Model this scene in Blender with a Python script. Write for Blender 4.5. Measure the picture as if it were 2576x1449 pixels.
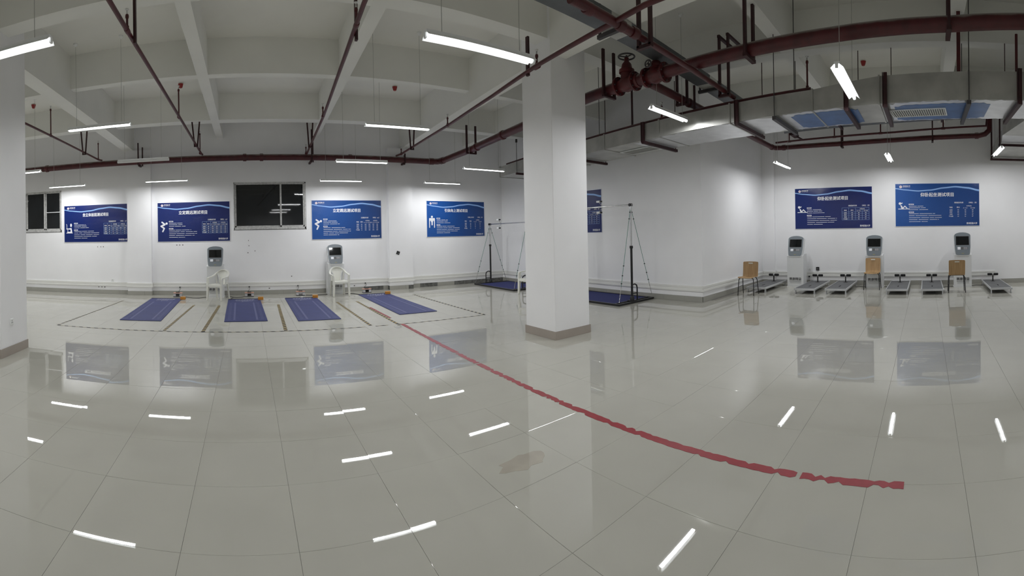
import bpy, bmesh, math, random
from mathutils import Matrix, Vector

random.seed(7)
PI = math.pi
SC = bpy.context.scene
COL = SC.collection
for o in list(bpy.data.objects):
    bpy.data.objects.remove(o)

# ------------------------------------------------------------------ camera (a cylindrical phone panorama)
F, ROLL, TILT, YAW, YC, CAMH = 1085.562, .019253, -.00054, -.612411, 590.784, 1.582
def cam_rotation():
    cr, sr = math.cos(ROLL), math.sin(ROLL); R = Matrix(((cr, 0, sr), (0, 1, 0), (-sr, 0, cr)))
    ct, st = math.cos(TILT), math.sin(TILT); T = Matrix(((1, 0, 0), (0, ct, -st), (0, st, ct)))
    cy, sy = math.cos(YAW), math.sin(YAW); Y = Matrix(((cy, -sy, 0), (sy, cy, 0), (0, 0, 1)))
    return Y @ T @ R
R_ = cam_rotation()
cam_data = bpy.data.cameras.new('camera')
cam = bpy.data.objects.new('camera', cam_data)
COL.objects.link(cam)
cam.matrix_world = Matrix(((R_[0][0], R_[0][2], -R_[0][1], 0), (R_[1][0], R_[1][2], -R_[1][1], 0),
                           (R_[2][0], R_[2][2], -R_[2][1], CAMH), (0, 0, 0, 1)))
cam_data.type = 'PANO'
cam_data.panorama_type = 'CENTRAL_CYLINDRICAL'
cam_data.central_cylindrical_range_u_min = -1288 / F
cam_data.central_cylindrical_range_u_max = 1288 / F
cam_data.central_cylindrical_range_v_min = (YC - 1449) / F
cam_data.central_cylindrical_range_v_max = YC / F
cam_data.central_cylindrical_radius = 1
cam_data.clip_start = .05
SC.camera = cam

# ------------------------------------------------------------------ world, exposure
world = bpy.data.worlds.new('night'); SC.world = world; world.use_nodes = True
world.node_tree.nodes['Background'].inputs[0].default_value = (.010, .013, .018, 1)
world.node_tree.nodes['Background'].inputs[1].default_value = .6
vs = SC.view_settings
vs.view_transform = 'Standard'; vs.look = 'None'; vs.gamma = 1; vs.use_curve_mapping = False
vs.exposure = 1.64
TUBE_GLOW, TUBE_WATTS = 3.0, 8.2                  # look of a lit fluorescent tube, and the light it gives
SC.cycles.max_bounces = 10; SC.cycles.diffuse_bounces = 6; SC.cycles.glossy_bounces = 4
SC.cycles.caustics_reflective = False; SC.cycles.caustics_refractive = False
SC.cycles.sample_clamp_indirect = 6

# ------------------------------------------------------------------ materials (all procedural)
MATS = {}
def mat(name, col, rough=.5, metal=0., noise=0., scale=4., bump=0., bscale=60., spec=.5, emit=0., ior=1.5, col2=None, coat=0.):
    m = bpy.data.materials.new(name); m.use_nodes = True; nt = m.node_tree
    b = nt.nodes['Principled BSDF']
    b.inputs['Roughness'].default_value = rough; b.inputs['Metallic'].default_value = metal
    b.inputs['Specular IOR Level'].default_value = spec; b.inputs['IOR'].default_value = ior
    b.inputs['Coat Weight'].default_value = coat; b.inputs['Coat Roughness'].default_value = .05
    b.inputs['Base Color'].default_value = (*col, 1)
    tc = nt.nodes.new('ShaderNodeTexCoord')
    if noise or col2:
        n = nt.nodes.new('ShaderNodeTexNoise'); n.inputs['Scale'].default_value = scale; n.inputs['Detail'].default_value = 6
        r = nt.nodes.new('ShaderNodeValToRGB')
        c2 = col2 or tuple(max(0, c * (1 - noise)) for c in col)
        r.color_ramp.elements[0].color = (*c2, 1); r.color_ramp.elements[1].color = (*col, 1)
        r.color_ramp.elements[0].position = .35; r.color_ramp.elements[1].position = .65
        nt.links.new(tc.outputs['Object'], n.inputs['Vector']); nt.links.new(n.outputs['Fac'], r.inputs[0])
        nt.links.new(r.outputs[0], b.inputs['Base Color'])
    if bump:
        n2 = nt.nodes.new('ShaderNodeTexNoise'); n2.inputs['Scale'].default_value = bscale; n2.inputs['Detail'].default_value = 3
        bp = nt.nodes.new('ShaderNodeBump'); bp.inputs['Strength'].default_value = bump; bp.inputs['Distance'].default_value = .01
        nt.links.new(tc.outputs['Object'], n2.inputs['Vector']); nt.links.new(n2.outputs['Fac'], bp.inputs['Height'])
        nt.links.new(bp.outputs[0], b.inputs['Normal'])
    if emit:
        b.inputs['Emission Color'].default_value = (*col, 1); b.inputs['Emission Strength'].default_value = emit
    MATS[name] = m
    return m

mat('wall_paint', (.86, .86, .87), .75, noise=.035, scale=1.3, bump=.03, bscale=90)
mat('ceiling_paint', (.81, .805, .765), .85, noise=.05, scale=1.1, bump=.04, bscale=40)
mat('beam_paint', (.80, .80, .765), .85, noise=.04, scale=1.5)
mat('grout', (.25, .24, .21), .9)
mat('base_tile', (.36, .355, .32), .25, noise=.06, scale=2, spec=.4)
mat('base_tile_warm', (.38, .335, .295), .25, noise=.06, scale=2, spec=.4)
mat('cement', (.16, .16, .15), .95, noise=.5, scale=14, bump=.5, bscale=30)
mat('trunking', (.78, .78, .75), .45)
mat('pipe_red', (.080, .0068, .010), .42, noise=.35, scale=7, bump=.05, bscale=50)
mat('pipe_red_bright', (.098, .011, .013), .38, noise=.3, scale=9, bump=.08, bscale=40)
mat('angle_iron', (.040, .0065, .009), .55, noise=.4, scale=9)
mat('dark_iron', (.05, .045, .048), .5)
mat('thread_steel', (.30, .30, .31), .4, metal=.8)
mat('galvanised', (.50, .50, .47), .38, metal=.40, noise=.22, scale=3.2, bump=.04, bscale=20)
mat('galvanised_bright', (.72, .73, .75), .30, metal=.55, noise=.12, scale=6, bump=.12, bscale=26)
mat('galvanised_dark', (.16, .17, .18), .45, metal=.6, noise=.25, scale=3)
mat('blue_film', (.065, .165, .42), .35, noise=.25, scale=5)
mat('white_plastic', (.80, .81, .80), .35)
mat('cream_plastic', (.70, .70, .64), .38)
mat('kiosk_white', (.70, .71, .71), .4)
mat('kiosk_grey', (.17, .195, .215), .35)
mat('screen_black', (.006, .007, .008), .06, spec=.6)
mat('keypad', (.12, .12, .12), .4)
mat('sticker', (.82, .84, .88), .5)
mat('kiosk_text', (.10, .10, .10), .5)
mat('black_steel', (.012, .012, .013), .35)
mat('black_rubber', (.014, .014, .015), .7)
mat('black_foam', (.010, .010, .011), .85)
mat('cable_black', (.015, .014, .014), .55)
mat('chrome', (.62, .62, .62), .22, metal=.95)
mat('steel_rope', (.05, .20, .15), .4, metal=.2)
mat('mat_blue', (.040, .050, .170), .62, noise=.12, scale=3, bump=.05, bscale=200)
mat('mat_blue_deep', (.018, .026, .15), .8, noise=.25, scale=30, bump=.25, bscale=240)
mat('mat_print', (.10, .11, .24), .6)
mat('mat_print_white', (.62, .63, .68), .6)
mat('orange_box', (.55, .235, .03), .4)
mat('peach', (.62, .34, .25), .45)
mat('device_grey', (.42, .42, .44), .45)
mat('red_wire', (.45, .05, .03), .5)
mat('aluminium', (.62, .63, .64), .35, metal=.45)
mat('grey_mat', (.115, .118, .122), .55, noise=.12, scale=8, bump=.04, bscale=120)
mat('detector_red', (.30, .02, .02), .4)
mat('detector_base', (.7, .68, .64), .5)
mat('lamp_white', (.82, .83, .83), .35)
mat('lamp_chain', (.42, .42, .40), .5)
mat('tube_lit', (1.0, 1.0, 1.0), .4, emit=TUBE_GLOW)
MATS['tube_lit'].cycles.emission_sampling = 'NONE'
MATS['tube_lit'].node_tree.nodes['Principled BSDF'].inputs['Emission Color'].default_value = (.96, .985, 1.0, 1)
mat('tube_off', (.75, .76, .74), .3)
mat('window_metal', (.60, .60, .585), .5, metal=.1, noise=.3, scale=18)
mat('window_glass', (.012, .014, .016), .03, spec=.55, noise=.5, scale=2)
mat('dirt_mark', (.07, .065, .06), .9)
mat('poster_white', (.82, .83, .86), .3)
mat('poster_sky', (.24, .44, .80), .3)
mat('poster_sky_pale', (.34, .52, .84), .3)
mat('emblem_red', (.45, .12, .14), .4)
mat('red_tape', (.30, .026, .036), .4, noise=.15, scale=14, spec=.45)
mat('stain', (.425, .395, .335), .02, noise=.10, scale=7)
mat('paper', (.45, .45, .44), .6)
mat('hose_yellow', (.42, .36, .06), .5)

def poster_blue(name, a, b):
    m = mat(name, a, .16, spec=.5)
    nt = m.node_tree; bs = nt.nodes['Principled BSDF']; tc = nt.nodes['Texture Coordinate']
    sx = nt.nodes.new('ShaderNodeSeparateXYZ'); nt.links.new(tc.outputs['Object'], sx.inputs[0])
    mr = nt.nodes.new('ShaderNodeMapRange'); mr.inputs[1].default_value = -1.05; mr.inputs[2].default_value = 1.05
    nt.links.new(sx.outputs[0], mr.inputs[0])
    r = nt.nodes.new('ShaderNodeValToRGB'); r.color_ramp.elements[0].color = (*a, 1); r.color_ramp.elements[1].color = (*b, 1)
    nt.links.new(mr.outputs[0], r.inputs[0]); nt.links.new(r.outputs[0], bs.inputs['Base Color'])
    n = nt.nodes.new('ShaderNodeTexNoise'); n.inputs['Scale'].default_value = 55; n.inputs['Detail'].default_value = 4
    n3 = nt.nodes.new('ShaderNodeTexNoise'); n3.inputs['Scale'].default_value = 2.2
    ad = nt.nodes.new('ShaderNodeMath'); ad.operation = 'MULTIPLY_ADD'; ad.inputs[1].default_value = 5
    nt.links.new(n3.outputs['Fac'], ad.inputs[0]); nt.links.new(n.outputs['Fac'], ad.inputs[2])
    bp = nt.nodes.new('ShaderNodeBump'); bp.inputs['Strength'].default_value = .28; bp.inputs['Distance'].default_value = .01
    nt.links.new(tc.outputs['Object'], n.inputs['Vector']); nt.links.new(tc.outputs['Object'], n3.inputs['Vector'])
    nt.links.new(ad.outputs[0], bp.inputs['Height']); nt.links.new(bp.outputs[0], bs.inputs['Normal'])
poster_blue('poster_navy', (.006, .020, .135), (.004, .013, .115))
poster_blue('poster_azure', (.014, .085, .33), (.008, .045, .19))

def wood():
    m = mat('plywood', (.42, .265, .125), .38)
    nt = m.node_tree; b = nt.nodes['Principled BSDF']; tc = nt.nodes['Texture Coordinate']
    mp = nt.nodes.new('ShaderNodeMapping'); mp.inputs['Scale'].default_value = (22, 1.2, 1.2)
    n = nt.nodes.new('ShaderNodeTexNoise'); n.inputs['Scale'].default_value = 3; n.inputs['Detail'].default_value = 5
    r = nt.nodes.new('ShaderNodeValToRGB')
    r.color_ramp.elements[0].color = (.32, .19, .08, 1); r.color_ramp.elements[1].color = (.50, .33, .165, 1)
    r.color_ramp.elements[0].position = .3; r.color_ramp.elements[1].position = .7
    nt.links.new(tc.outputs['Object'], mp.inputs[0]); nt.links.new(mp.outputs[0], n.inputs['Vector'])
    nt.links.new(n.outputs['Fac'], r.inputs[0]); nt.links.new(r.outputs[0], b.inputs['Base Color'])
wood()

def hazard(name, c, period):
    m = mat(name, c, .5)
    nt = m.node_tree; b = nt.nodes['Principled BSDF']; tc = nt.nodes['Texture Coordinate']
    sx = nt.nodes.new('ShaderNodeSeparateXYZ'); nt.links.new(tc.outputs['Object'], sx.inputs[0])
    ad = nt.nodes.new('ShaderNodeMath'); ad.operation = 'MULTIPLY_ADD'; ad.inputs[1].default_value = .8
    nt.links.new(sx.outputs[1], ad.inputs[0]); nt.links.new(sx.outputs[0], ad.inputs[2])
    dv = nt.nodes.new('ShaderNodeMath'); dv.operation = 'DIVIDE'; dv.inputs[1].default_value = period; nt.links.new(ad.outputs[0], dv.inputs[0])
    fr = nt.nodes.new('ShaderNodeMath'); fr.operation = 'FRACT'; nt.links.new(dv.outputs[0], fr.inputs[0])
    gt = nt.nodes.new('ShaderNodeMath'); gt.operation = 'GREATER_THAN'; gt.inputs[1].default_value = .5; nt.links.new(fr.outputs[0], gt.inputs[0])
    mx = nt.nodes.new('ShaderNodeMix'); mx.data_type = 'RGBA'; nt.links.new(gt.outputs[0], mx.inputs['Factor'])
    mx.inputs[6].default_value = (.020, .019, .017, 1); mx.inputs[7].default_value = (*c, 1)
    nt.links.new(mx.outputs[2], b.inputs['Base Color'])
hazard('hazard_tape', (.36, .27, .10), .15)
hazard('hazard_tape_pale', (.36, .33, .25), .15)

def floor_tile():
    m = mat('floor_tile', (.47, .462, .42), .012, ior=1.5, spec=.5)
    nt = m.node_tree; b = nt.nodes['Principled BSDF']; tc = nt.nodes['Texture Coordinate']
    g = nt.nodes.new('ShaderNodeNewGeometry')
    n = nt.nodes.new('ShaderNodeTexNoise'); n.inputs['Scale'].default_value = 2.3; n.inputs['Detail'].default_value = 8
    r = nt.nodes.new('ShaderNodeValToRGB')
    r.color_ramp.elements[0].color = (.425, .418, .368, 1); r.color_ramp.elements[1].color = (.48, .472, .418, 1)
    nt.links.new(g.outputs['Position'], n.inputs['Vector']); nt.links.new(n.outputs['Fac'], r.inputs[0])
    nt.links.new(r.outputs[0], b.inputs['Base Color'])
floor_tile()

def dusty(name):                                    # grey dust lying on the upper side of the pipes
    m = MATS[name]; nt = m.node_tree; b = nt.nodes['Principled BSDF']
    src = b.inputs['Base Color'].links[0].from_socket
    g = nt.nodes.new('ShaderNodeNewGeometry'); sx = nt.nodes.new('ShaderNodeSeparateXYZ')
    nt.links.new(g.outputs['Normal'], sx.inputs[0])
    n = nt.nodes.new('ShaderNodeTexNoise'); n.inputs['Scale'].default_value = 5; n.inputs['Detail'].default_value = 8
    tc = nt.nodes['Texture Coordinate']; nt.links.new(tc.outputs['Object'], n.inputs['Vector'])
    ad = nt.nodes.new('ShaderNodeMath'); ad.operation = 'MULTIPLY_ADD'; ad.inputs[1].default_value = .7
    nt.links.new(n.outputs['Fac'], ad.inputs[0]); nt.links.new(sx.outputs[2], ad.inputs[2])
    mr = nt.nodes.new('ShaderNodeMapRange'); mr.inputs[1].default_value = .72; mr.inputs[2].default_value = 1.0
    mr.inputs[4].default_value = .8
    nt.links.new(ad.outputs[0], mr.inputs[0])
    mx = nt.nodes.new('ShaderNodeMix'); mx.data_type = 'RGBA'
    nt.links.new(mr.outputs[0], mx.inputs['Factor']); nt.links.new(src, mx.inputs[6]); mx.inputs[7].default_value = (.24, .21, .19, 1)
    nt.links.new(mx.outputs[2], b.inputs['Base Color'])
dusty('pipe_red')

# ------------------------------------------------------------------ mesh helpers
class MB:
    def __init__(s): s.v = []; s.f = []
    def add(s, vs_, fs_):
        o = len(s.v); s.v += [tuple(x) for x in vs_]; s.f += [tuple(i + o for i in f) for f in fs_]; return s
    def box(s, x0, x1, y0, y1, z0, z1):
        return s.add([(x0,y0,z0),(x1,y0,z0),(x1,y1,z0),(x0,y1,z0),(x0,y0,z1),(x1,y0,z1),(x1,y1,z1),(x0,y1,z1)],
                     [(3,2,1,0),(4,5,6,7),(0,1,5,4),(1,2,6,5),(2,3,7,6),(3,0,4,7)])
    def bar(s, p, q, w, h, up=(0,0,1)):             # box beam from p to q, w wide, h high, centred
        p, q, up = Vector(p), Vector(q), Vector(up); d = (q - p).normalized()
        a = d.cross(up)
        if a.length < 1e-4: a = d.cross(Vector((1,0,0)))
        a.normalize(); b = a.cross(d).normalized(); a *= w / 2; b *= h / 2
        v = [p-a-b, p+a-b, p+a+b, p-a+b, q-a-b, q+a-b, q+a+b, q-a+b]
        return s.add(v, [(0,1,2,3),(7,6,5,4),(4,5,1,0),(5,6,2,1),(6,7,3,2),(7,4,0,3)])
    def tube(s, pts, r, n=10, caps=True):
        pts = [Vector(p) for p in pts]; rs = r if isinstance(r, (list, tuple)) else [r] * len(pts)
        d = (pts[1] - pts[0]).normalized(); ref = Vector((0,0,1)) if abs(d.z) < .9 else Vector((1,0,0))
        a = d.cross(ref).normalized(); v = []; f = []
        for i, p in enumerate(pts):
            if i == 0: t = pts[1] - p
            elif i == len(pts) - 1: t = p - pts[i-1]
            else: t = (p - pts[i-1]).normalized() + (pts[i+1] - p).normalized()
            t.normalize(); a = (a - t * a.dot(t)).normalized(); b = t.cross(a)
            k = 1.
            if 0 < i < len(pts) - 1:
                c = (p - pts[i-1]).normalized().dot(t); k = 1 / max(.5, c)
            for j in range(n):
                g = 2 * PI * j / n; v.append(p + (a * math.cos(g) + b * math.sin(g)) * rs[i] * (1 if k < 1.02 else k ** .5))
        for i in range(len(pts) - 1):
            for j in range(n):
                f.append((i*n+j, i*n+(j+1)%n, (i+1)*n+(j+1)%n, (i+1)*n+j))
        if caps: f.append(tuple(range(n-1, -1, -1))); f.append(tuple((len(pts)-1)*n+j for j in range(n)))
        return s.add(v, f)
    def lathe(s, prof, cx=0, cy=0, cz=0, n=14, axis='z'):   # prof: (r, h)
        v = []; f = []
        for r, h in prof:
            for j in range(n):
                g = 2 * PI * j / n; a, b = r * math.cos(g), r * math.sin(g)
                v.append({'z': (cx+a, cy+b, cz+h), 'x': (cx+h, cy+a, cz+b), 'y': (cx+b, cy+h, cz+a)}[axis])
        for i in range(len(prof) - 1):
            for j in range(n): f.append((i*n+j, i*n+(j+1)%n, (i+1)*n+(j+1)%n, (i+1)*n+j))
        f.append(tuple(range(n-1, -1, -1))); f.append(tuple((len(prof)-1)*n+j for j in range(n)))
        return s.add(v, f)
    def prism(s, poly, f0, f1):                     # poly 2d points, f0/f1 map (a,b)->3d for both ends
        n = len(poly); v = [f0(a, b) for a, b in poly] + [f1(a, b) for a, b in poly]
        return s.add(v, [tuple(range(n-1, -1, -1)), tuple(range(n, 2*n))] + [(i, (i+1)%n, n+(i+1)%n, n+i) for i in range(n)])
    def hull(s, bot, top):                          # closed body between two equal loops of 3d points
        n = len(bot)
        return s.add(list(bot) + list(top), [tuple(range(n-1, -1, -1)), tuple(range(n, 2*n))] + [(i, (i+1)%n, n+(i+1)%n, n+i) for i in range(n)])
    def mesh(s, name, m, smooth=False, bevel=0., seg=2, fix=True):
        me = bpy.data.meshes.new(name); me.from_pydata([tuple(x) for x in s.v], [], s.f); me.validate()
        if fix or bevel:
            bm = bmesh.new(); bm.from_mesh(me)
            if bevel:
                bmesh.ops.remove_doubles(bm, verts=bm.verts, dist=1e-5)
                ed = [e for e in bm.edges if len(e.link_faces) == 2 and e.calc_face_angle(0) > .5]
                bmesh.ops.bevel(bm, geom=ed, offset=bevel, segments=seg, affect='EDGES', profile=.6, clamp_overlap=True)
            bmesh.ops.recalc_face_normals(bm, faces=bm.faces); bm.to_mesh(me); bm.free()
        me.materials.append(MATS[m] if isinstance(m, str) else m)
        if smooth:
            me.polygons.foreach_set('use_smooth', [True] * len(me.polygons))
            try: me.set_sharp_from_angle(angle=math.radians(40))
            except Exception: pass
        return me
    def build(s, name, m, parent=None, smooth=False, bevel=0., seg=2, loc=None, rotz=None, fix=True):
        return link(name, s.mesh(name, m, smooth, bevel, seg, fix), parent, loc, rotz)

def link(name, me, parent=None, loc=None, rotz=None):
    o = bpy.data.objects.new(name, me); COL.objects.link(o)
    if parent is not None: o.parent = parent
    if loc is not None: o.location = loc
    if rotz is not None: o.rotation_euler = (0, 0, rotz)
    return o
def thing(name, label, cat, loc=(0,0,0), rotz=0., group=None):
    o = bpy.data.objects.new(name, None); o.empty_display_size = .1; COL.objects.link(o)
    o.location = loc; o.rotation_euler = (0, 0, rotz); return tag(o, label, cat, group)
def tag(o, label, cat, group=None):
    o['label'] = label; o['category'] = cat
    if group: o['group'] = group
    return o
def struct(o, label=None):
    o['kind'] = 'structure'
    if label: o['label'] = label
    return o
def children(o): return [c for c in bpy.data.objects if c.parent == o]
def copy_tree(o, parent=None):
    kids = KIDS.get(o.name) or KIDS.setdefault(o.name, children(o))
    c = o.copy(); COL.objects.link(c)
    if parent is not None: c.parent = parent
    for k in kids: copy_tree(k, c)
    return c
KIDS = {}
def arc(cx, cy, r, a0, a1, n):
    return [(cx + r * math.cos(a0 + (a1 - a0) * i / n), cy + r * math.sin(a0 + (a1 - a0) * i / n)) for i in range(n + 1)]
def rrect(x0, x1, y0, y1, r, n=4):
    return (arc(x1-r, y0+r, r, -PI/2, 0, n) + arc(x1-r, y1-r, r, 0, PI/2, n) + arc(x0+r, y1-r, r, PI/2, PI, n) + arc(x0+r, y0+r, r, PI, 1.5*PI, n))
def bez(p, n=8):                                    # smooth polyline through points (Catmull-Rom)
    p = [Vector(q) for q in p]; out = []
    for i in range(len(p) - 1):
        a, b, c, d = p[max(0, i-1)], p[i], p[i+1], p[min(len(p)-1, i+2)]
        for k in range(n):
            t = k / n
            out.append(.5 * ((2*b) + (c-a)*t + (2*a-5*b+4*c-d)*t*t + (3*b-a-3*c+d)*t**3))
    return out + [p[-1]]

# flat print: glyphs and simple shapes in a plane
GL = {}
def glyphs(body):
    bold = 0
    if (body, bold) in GL: return GL[(body, bold)]
    c = bpy.data.curves.new('t', 'FONT'); c.body = body; c.resolution_u = 2
    o = bpy.data.objects.new('t', c); COL.objects.link(o)
    me = bpy.data.meshes.new_from_object(o.evaluated_get(bpy.context.evaluated_depsgraph_get()))
    v = [(q.co.x, q.co.y) for q in me.vertices]; f = [tuple(q.vertices) for q in me.polygons]
    bpy.data.objects.remove(o); bpy.data.curves.remove(c); bpy.data.meshes.remove(me)
    xs = [a for a, b in v] or [0]; ys = [b for a, b in v] or [0]
    GL[(body, bold)] = (v, f, min(xs), max(xs), min(ys), max(ys)); return GL[(body, bold)]
class Flat:                                         # u right, v up -> local (u, -off, v)
    def __init__(s, off=0.): s.v = []; s.f = []; s.o = off; s.k = 0.
    def add(s, v, f):                                # every shape lies a hair in front of the one before
        o = len(s.v); s.k = (s.k + 3e-5) % 8e-4; s.v += [(a, b, s.o + s.k) for a, b in v]; s.f += [tuple(i + o for i in q) for q in f]
    def poly(s, p): s.add(list(p), [tuple(range(len(p)))])
    def rect(s, x0, x1, y0, y1): s.poly([(x0, y0), (x1, y0), (x1, y1), (x0, y1)])
    def disc(s, x, y, r, n=18, ry=None): s.poly([(x + r * math.cos(2*PI*i/n), y + (ry or r) * math.sin(2*PI*i/n)) for i in range(n)])
    def cap(s, p, r, r2=None):                      # thick rounded polyline
        for i in range(len(p) - 1):
            a, b = Vector(p[i]), Vector(p[i+1]); d = (b - a).normalized(); n = Vector((-d.y, d.x))
            ra, rb = (r, r2 if r2 and i == len(p) - 2 else r)
            s.poly([tuple(a - n*ra), tuple(b - n*rb), tuple(b + n*rb), tuple(a + n*ra)])
            s.disc(a.x, a.y, ra, 12); s.disc(b.x, b.y, rb, 12)
    def text(s, body, x0, x1, yc, h=None, bold=0., centre=False):
        v, f, a, b, c, d = glyphs(body)
        if not v: return
        if h is None: k = (x1 - x0) / (b - a); ky = k
        else:
            ky = h / .86; k = (x1 - x0) / (b - a) if x1 is not None else ky
        xo = x0 if not centre else x0 - (b - a) * k / 2
        for dx, dy in (((0, 0), (bold*ky*1.3, 0), (-bold*ky*1.3, 0), (0, bold*ky), (0, -bold*ky)) if bold else ((0, 0),)):
            s.add([(xo + (p - a) * k + dx, yc + (q - (c + d) / 2) * ky + dy) for p, q in v], f)
    def build(s, name, m, parent):
        me = bpy.data.meshes.new(name); me.from_pydata([(a, -c, b) for a, b, c in s.v], [], s.f)
        me.materials.append(MATS[m]); return link(name, me, parent)

# ------------------------------------------------------------------ the room
YB, SX, CX, NY = 12.4, 8.3, 12.05, 4.74             # back wall, inner side wall, far right wall, nook wall
SLAB = 5.15
FX0, FX1, FY0, FY1 = -11.0, CX, -6.0, YB

fl = MB().box(FX0, FX1, FY0, FY1, -.2, -.009)
floor = struct(fl.build('floor', 'grout'), 'floor of pale polished square tiles')
# floor tiles: 60 cm porcelain, each its own piece where it shows large
def tile_mesh(w, d):
    e = .0007; h = .008
    b = MB(); b.add([(-w,-d,-h),(w,-d,-h),(w,d,-h),(-w,d,-h),(-w,-d,-e),(w,-d,-e),(w,d,-e),(-w,d,-e),
                     (-w+e,-d+e,0),(w-e,-d+e,0),(w-e,d-e,0),(-w+e,d-e,0)],
                    [(0,1,5,4),(1,2,6,5),(2,3,7,6),(3,0,4,7),(4,5,9,8),(5,6,10,9),(6,7,11,10),(7,4,8,11),(8,9,10,11)])
    return b
T = .6; OX, OY = -.365, .376
cells = []
for i in range(int((FX0-OX)/T)-1, int((FX1-OX)/T)+1):
    for j in range(int((FY0-OY)/T)-1, int((FY1-OY)/T)+1):
        x0, x1 = max(FX0, OX+i*T), min(FX1, OX+(i+1)*T); y0, y1 = max(FY0, OY+j*T), min(FY1, OY+(j+1)*T)
        if x1 - x0 < .02 or y1 - y0 < .02: continue
        cx, cy = (x0+x1)/2, (y0+y1)/2
        if cx > SX + .05 and cy > NY + .05:
            continue
        az = math.atan2(cx, cy) + YAW; D = math.hypot(cx, cy)
        vis = abs(az) < 1.25 and D > 1.7
        cells.append((0 if vis else 1, D, x0, x1, y0, y1))
cells.sort()
full = tile_mesh(T/2-.0007, T/2-.0007).mesh('tile', 'floor_tile')
rest = MB()
for k, (nv, D, x0, x1, y0, y1) in enumerate(cells):
    w, d = (x1-x0)/2-.0007, (y1-y0)/2-.0007; c = ((x0+x1)/2, (y0+y1)/2, 0)
    if k < 300 and nv == 0:
        me = full if abs(x1-x0-T) < 1e-4 and abs(y1-y0-T) < 1e-4 else tile_mesh(w, d).mesh('tile', 'floor_tile')
        o = link('tile', me, floor, c)
        g = .0009 if D < 6 else .0004; o.rotation_euler = (random.gauss(0, g), random.gauss(0, g), 0)
    else:
        q = tile_mesh(w, d); a, b = random.gauss(0, .0003), random.gauss(0, .0003)
        rest.add([(x+c[0], y+c[1], z + a*x + b*y) for x, y, z in q.v], q.f)
o = rest.build('tile_field', 'floor_tile', floor); o['kind'] = 'stuff'; o['label'] = 'pale polished floor tiles towards the walls'

rr_ = random.Random(5)
for cx, cy, rx, ry in ((1.75, 2.43, .19, .09),):
    pts = [(cx + rx*(1+rr_.uniform(-.25, .25))*math.cos(2*PI*i/18), cy + ry*(1+rr_.uniform(-.25, .25))*math.sin(2*PI*i/18)) for i in range(18)]
    o = MB().hull([(x, y, .0002) for x, y in pts], [(x, y, .0009) for x, y in pts]).build('stain', 'stain', floor); o['label'] = 'pale brown stain on the tiles'
ce = MB().box(FX0-.2, FX1+.2, FY0-.2, FY1+.2, SLAB, SLAB+.2)
struct(ce.build('ceiling', 'ceiling_paint'), 'grey-white concrete slab ceiling')

# back wall with two window openings
W1 = (-7.9, -5.70, 1.90, 3.21); W2 = (-.39, 1.70, 1.865, 3.23)
bw = MB()
xs = [FX0-.2, W1[0], W1[1], W2[0], W2[1], FX1+.2]
for a, b, w in ((xs[0], xs[1], None), (xs[1], xs[2], W1), (xs[2], xs[3], None), (xs[3], xs[4], W2), (xs[4], xs[5], None)):
    if w is None: bw.box(a, b, YB, YB+.24, -.2, SLAB)
    else: bw.box(a, b, YB, YB+.24, -.2, w[2]); bw.box(a, b, YB, YB+.24, w[3], SLAB)
struct(bw.build('wall_back', 'wall_paint'), 'white back wall with two dark windows')
struct(MB().box(SX, CX+.2, NY, YB, -.2, SLAB).build('wall_side', 'wall_paint'), 'white wall block jutting out beside the column')
struct(MB().box(CX, CX+.24, FY0-.2, NY, -.2, SLAB).build('wall_right', 'wall_paint'), 'white right wall behind the sit-up boards')
struct(MB().box(FX0-.24, FX0, FY0-.2, YB, -.2, SLAB).build('wall_left', 'wall_paint'), 'white left wall')
struct(MB().box(FX0, CX, FY0-.24, FY0, -.2, SLAB).build('wall_front', 'wall_paint'), 'white wall behind the camera')

# columns and pilasters
COLB = (4.17, 4.89, 4.86, 5.58); LCOL = (-3.92, -3.2, 4.95, 5.68)
struct(MB().box(*COLB, 0, SLAB).build('column', 'wall_paint', bevel=.008, seg=1), 'white square column in the middle of the hall')
struct(MB().box(*LCOL, 0, SLAB).build('column', 'wall_paint', bevel=.008, seg=1), 'white square column cut off by the left edge')
P1 = (-3.50, -2.78, YB-.17, YB); P2 = (4.15, 4.9, YB-.2, YB)
struct(MB().box(*P1, 0, 4.25).build('wall_pilaster', 'wall_paint'), 'white pilaster left of the first long jump board')
struct(MB().box(*P2, 0, 4.25).build('wall_pilaster', 'wall_paint'), 'white pilaster beside the pull-up board')
P3 = (CX-.12, CX, 4.36, NY)
struct(MB().box(*P3, 0, SLAB).build('wall_pilaster', 'wall_paint'), 'narrow white pilaster in the right corner')

# beams: (from, to, left offset, right offset) given as four corners in plan and a soffit height
def beam(a, b, c, d, z, label):
    struct(MB().hull([(*a, z), (*b, z), (*c, z), (*d, z)], [(*a, SLAB), (*b, SLAB), (*c, SLAB), (*d, SLAB)]).build('beam', 'beam_paint'), label)
beam((-3.46, FY0), (-3.16, FY0), (-3.30, YB), (-3.60, YB), 4.25, 'deep beam running back over the left column')
beam((-.84, FY0), (-.64, FY0), (-.66, YB), (-.86, YB), 4.5, 'slim beam between the second and third sprinkler pipes')
beam((1.1, FY0), (1.32, FY0), (2.08, YB), (1.88, YB), 4.5, 'slim beam above the third sprinkler pipe')
beam((3.55, FY0), (3.85, FY0), (4.92, YB), (4.60, YB), 4.25, 'deep beam running back over the middle column')
beam((6.78, FY0), (7.02, FY0), (7.05, YB), (6.80, YB), 4.5, 'slim beam above the air duct')
beam((9.55, FY0), (9.8, FY0), (9.8, NY), (9.55, NY), 4.5, 'slim beam towards the right wall')
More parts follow.
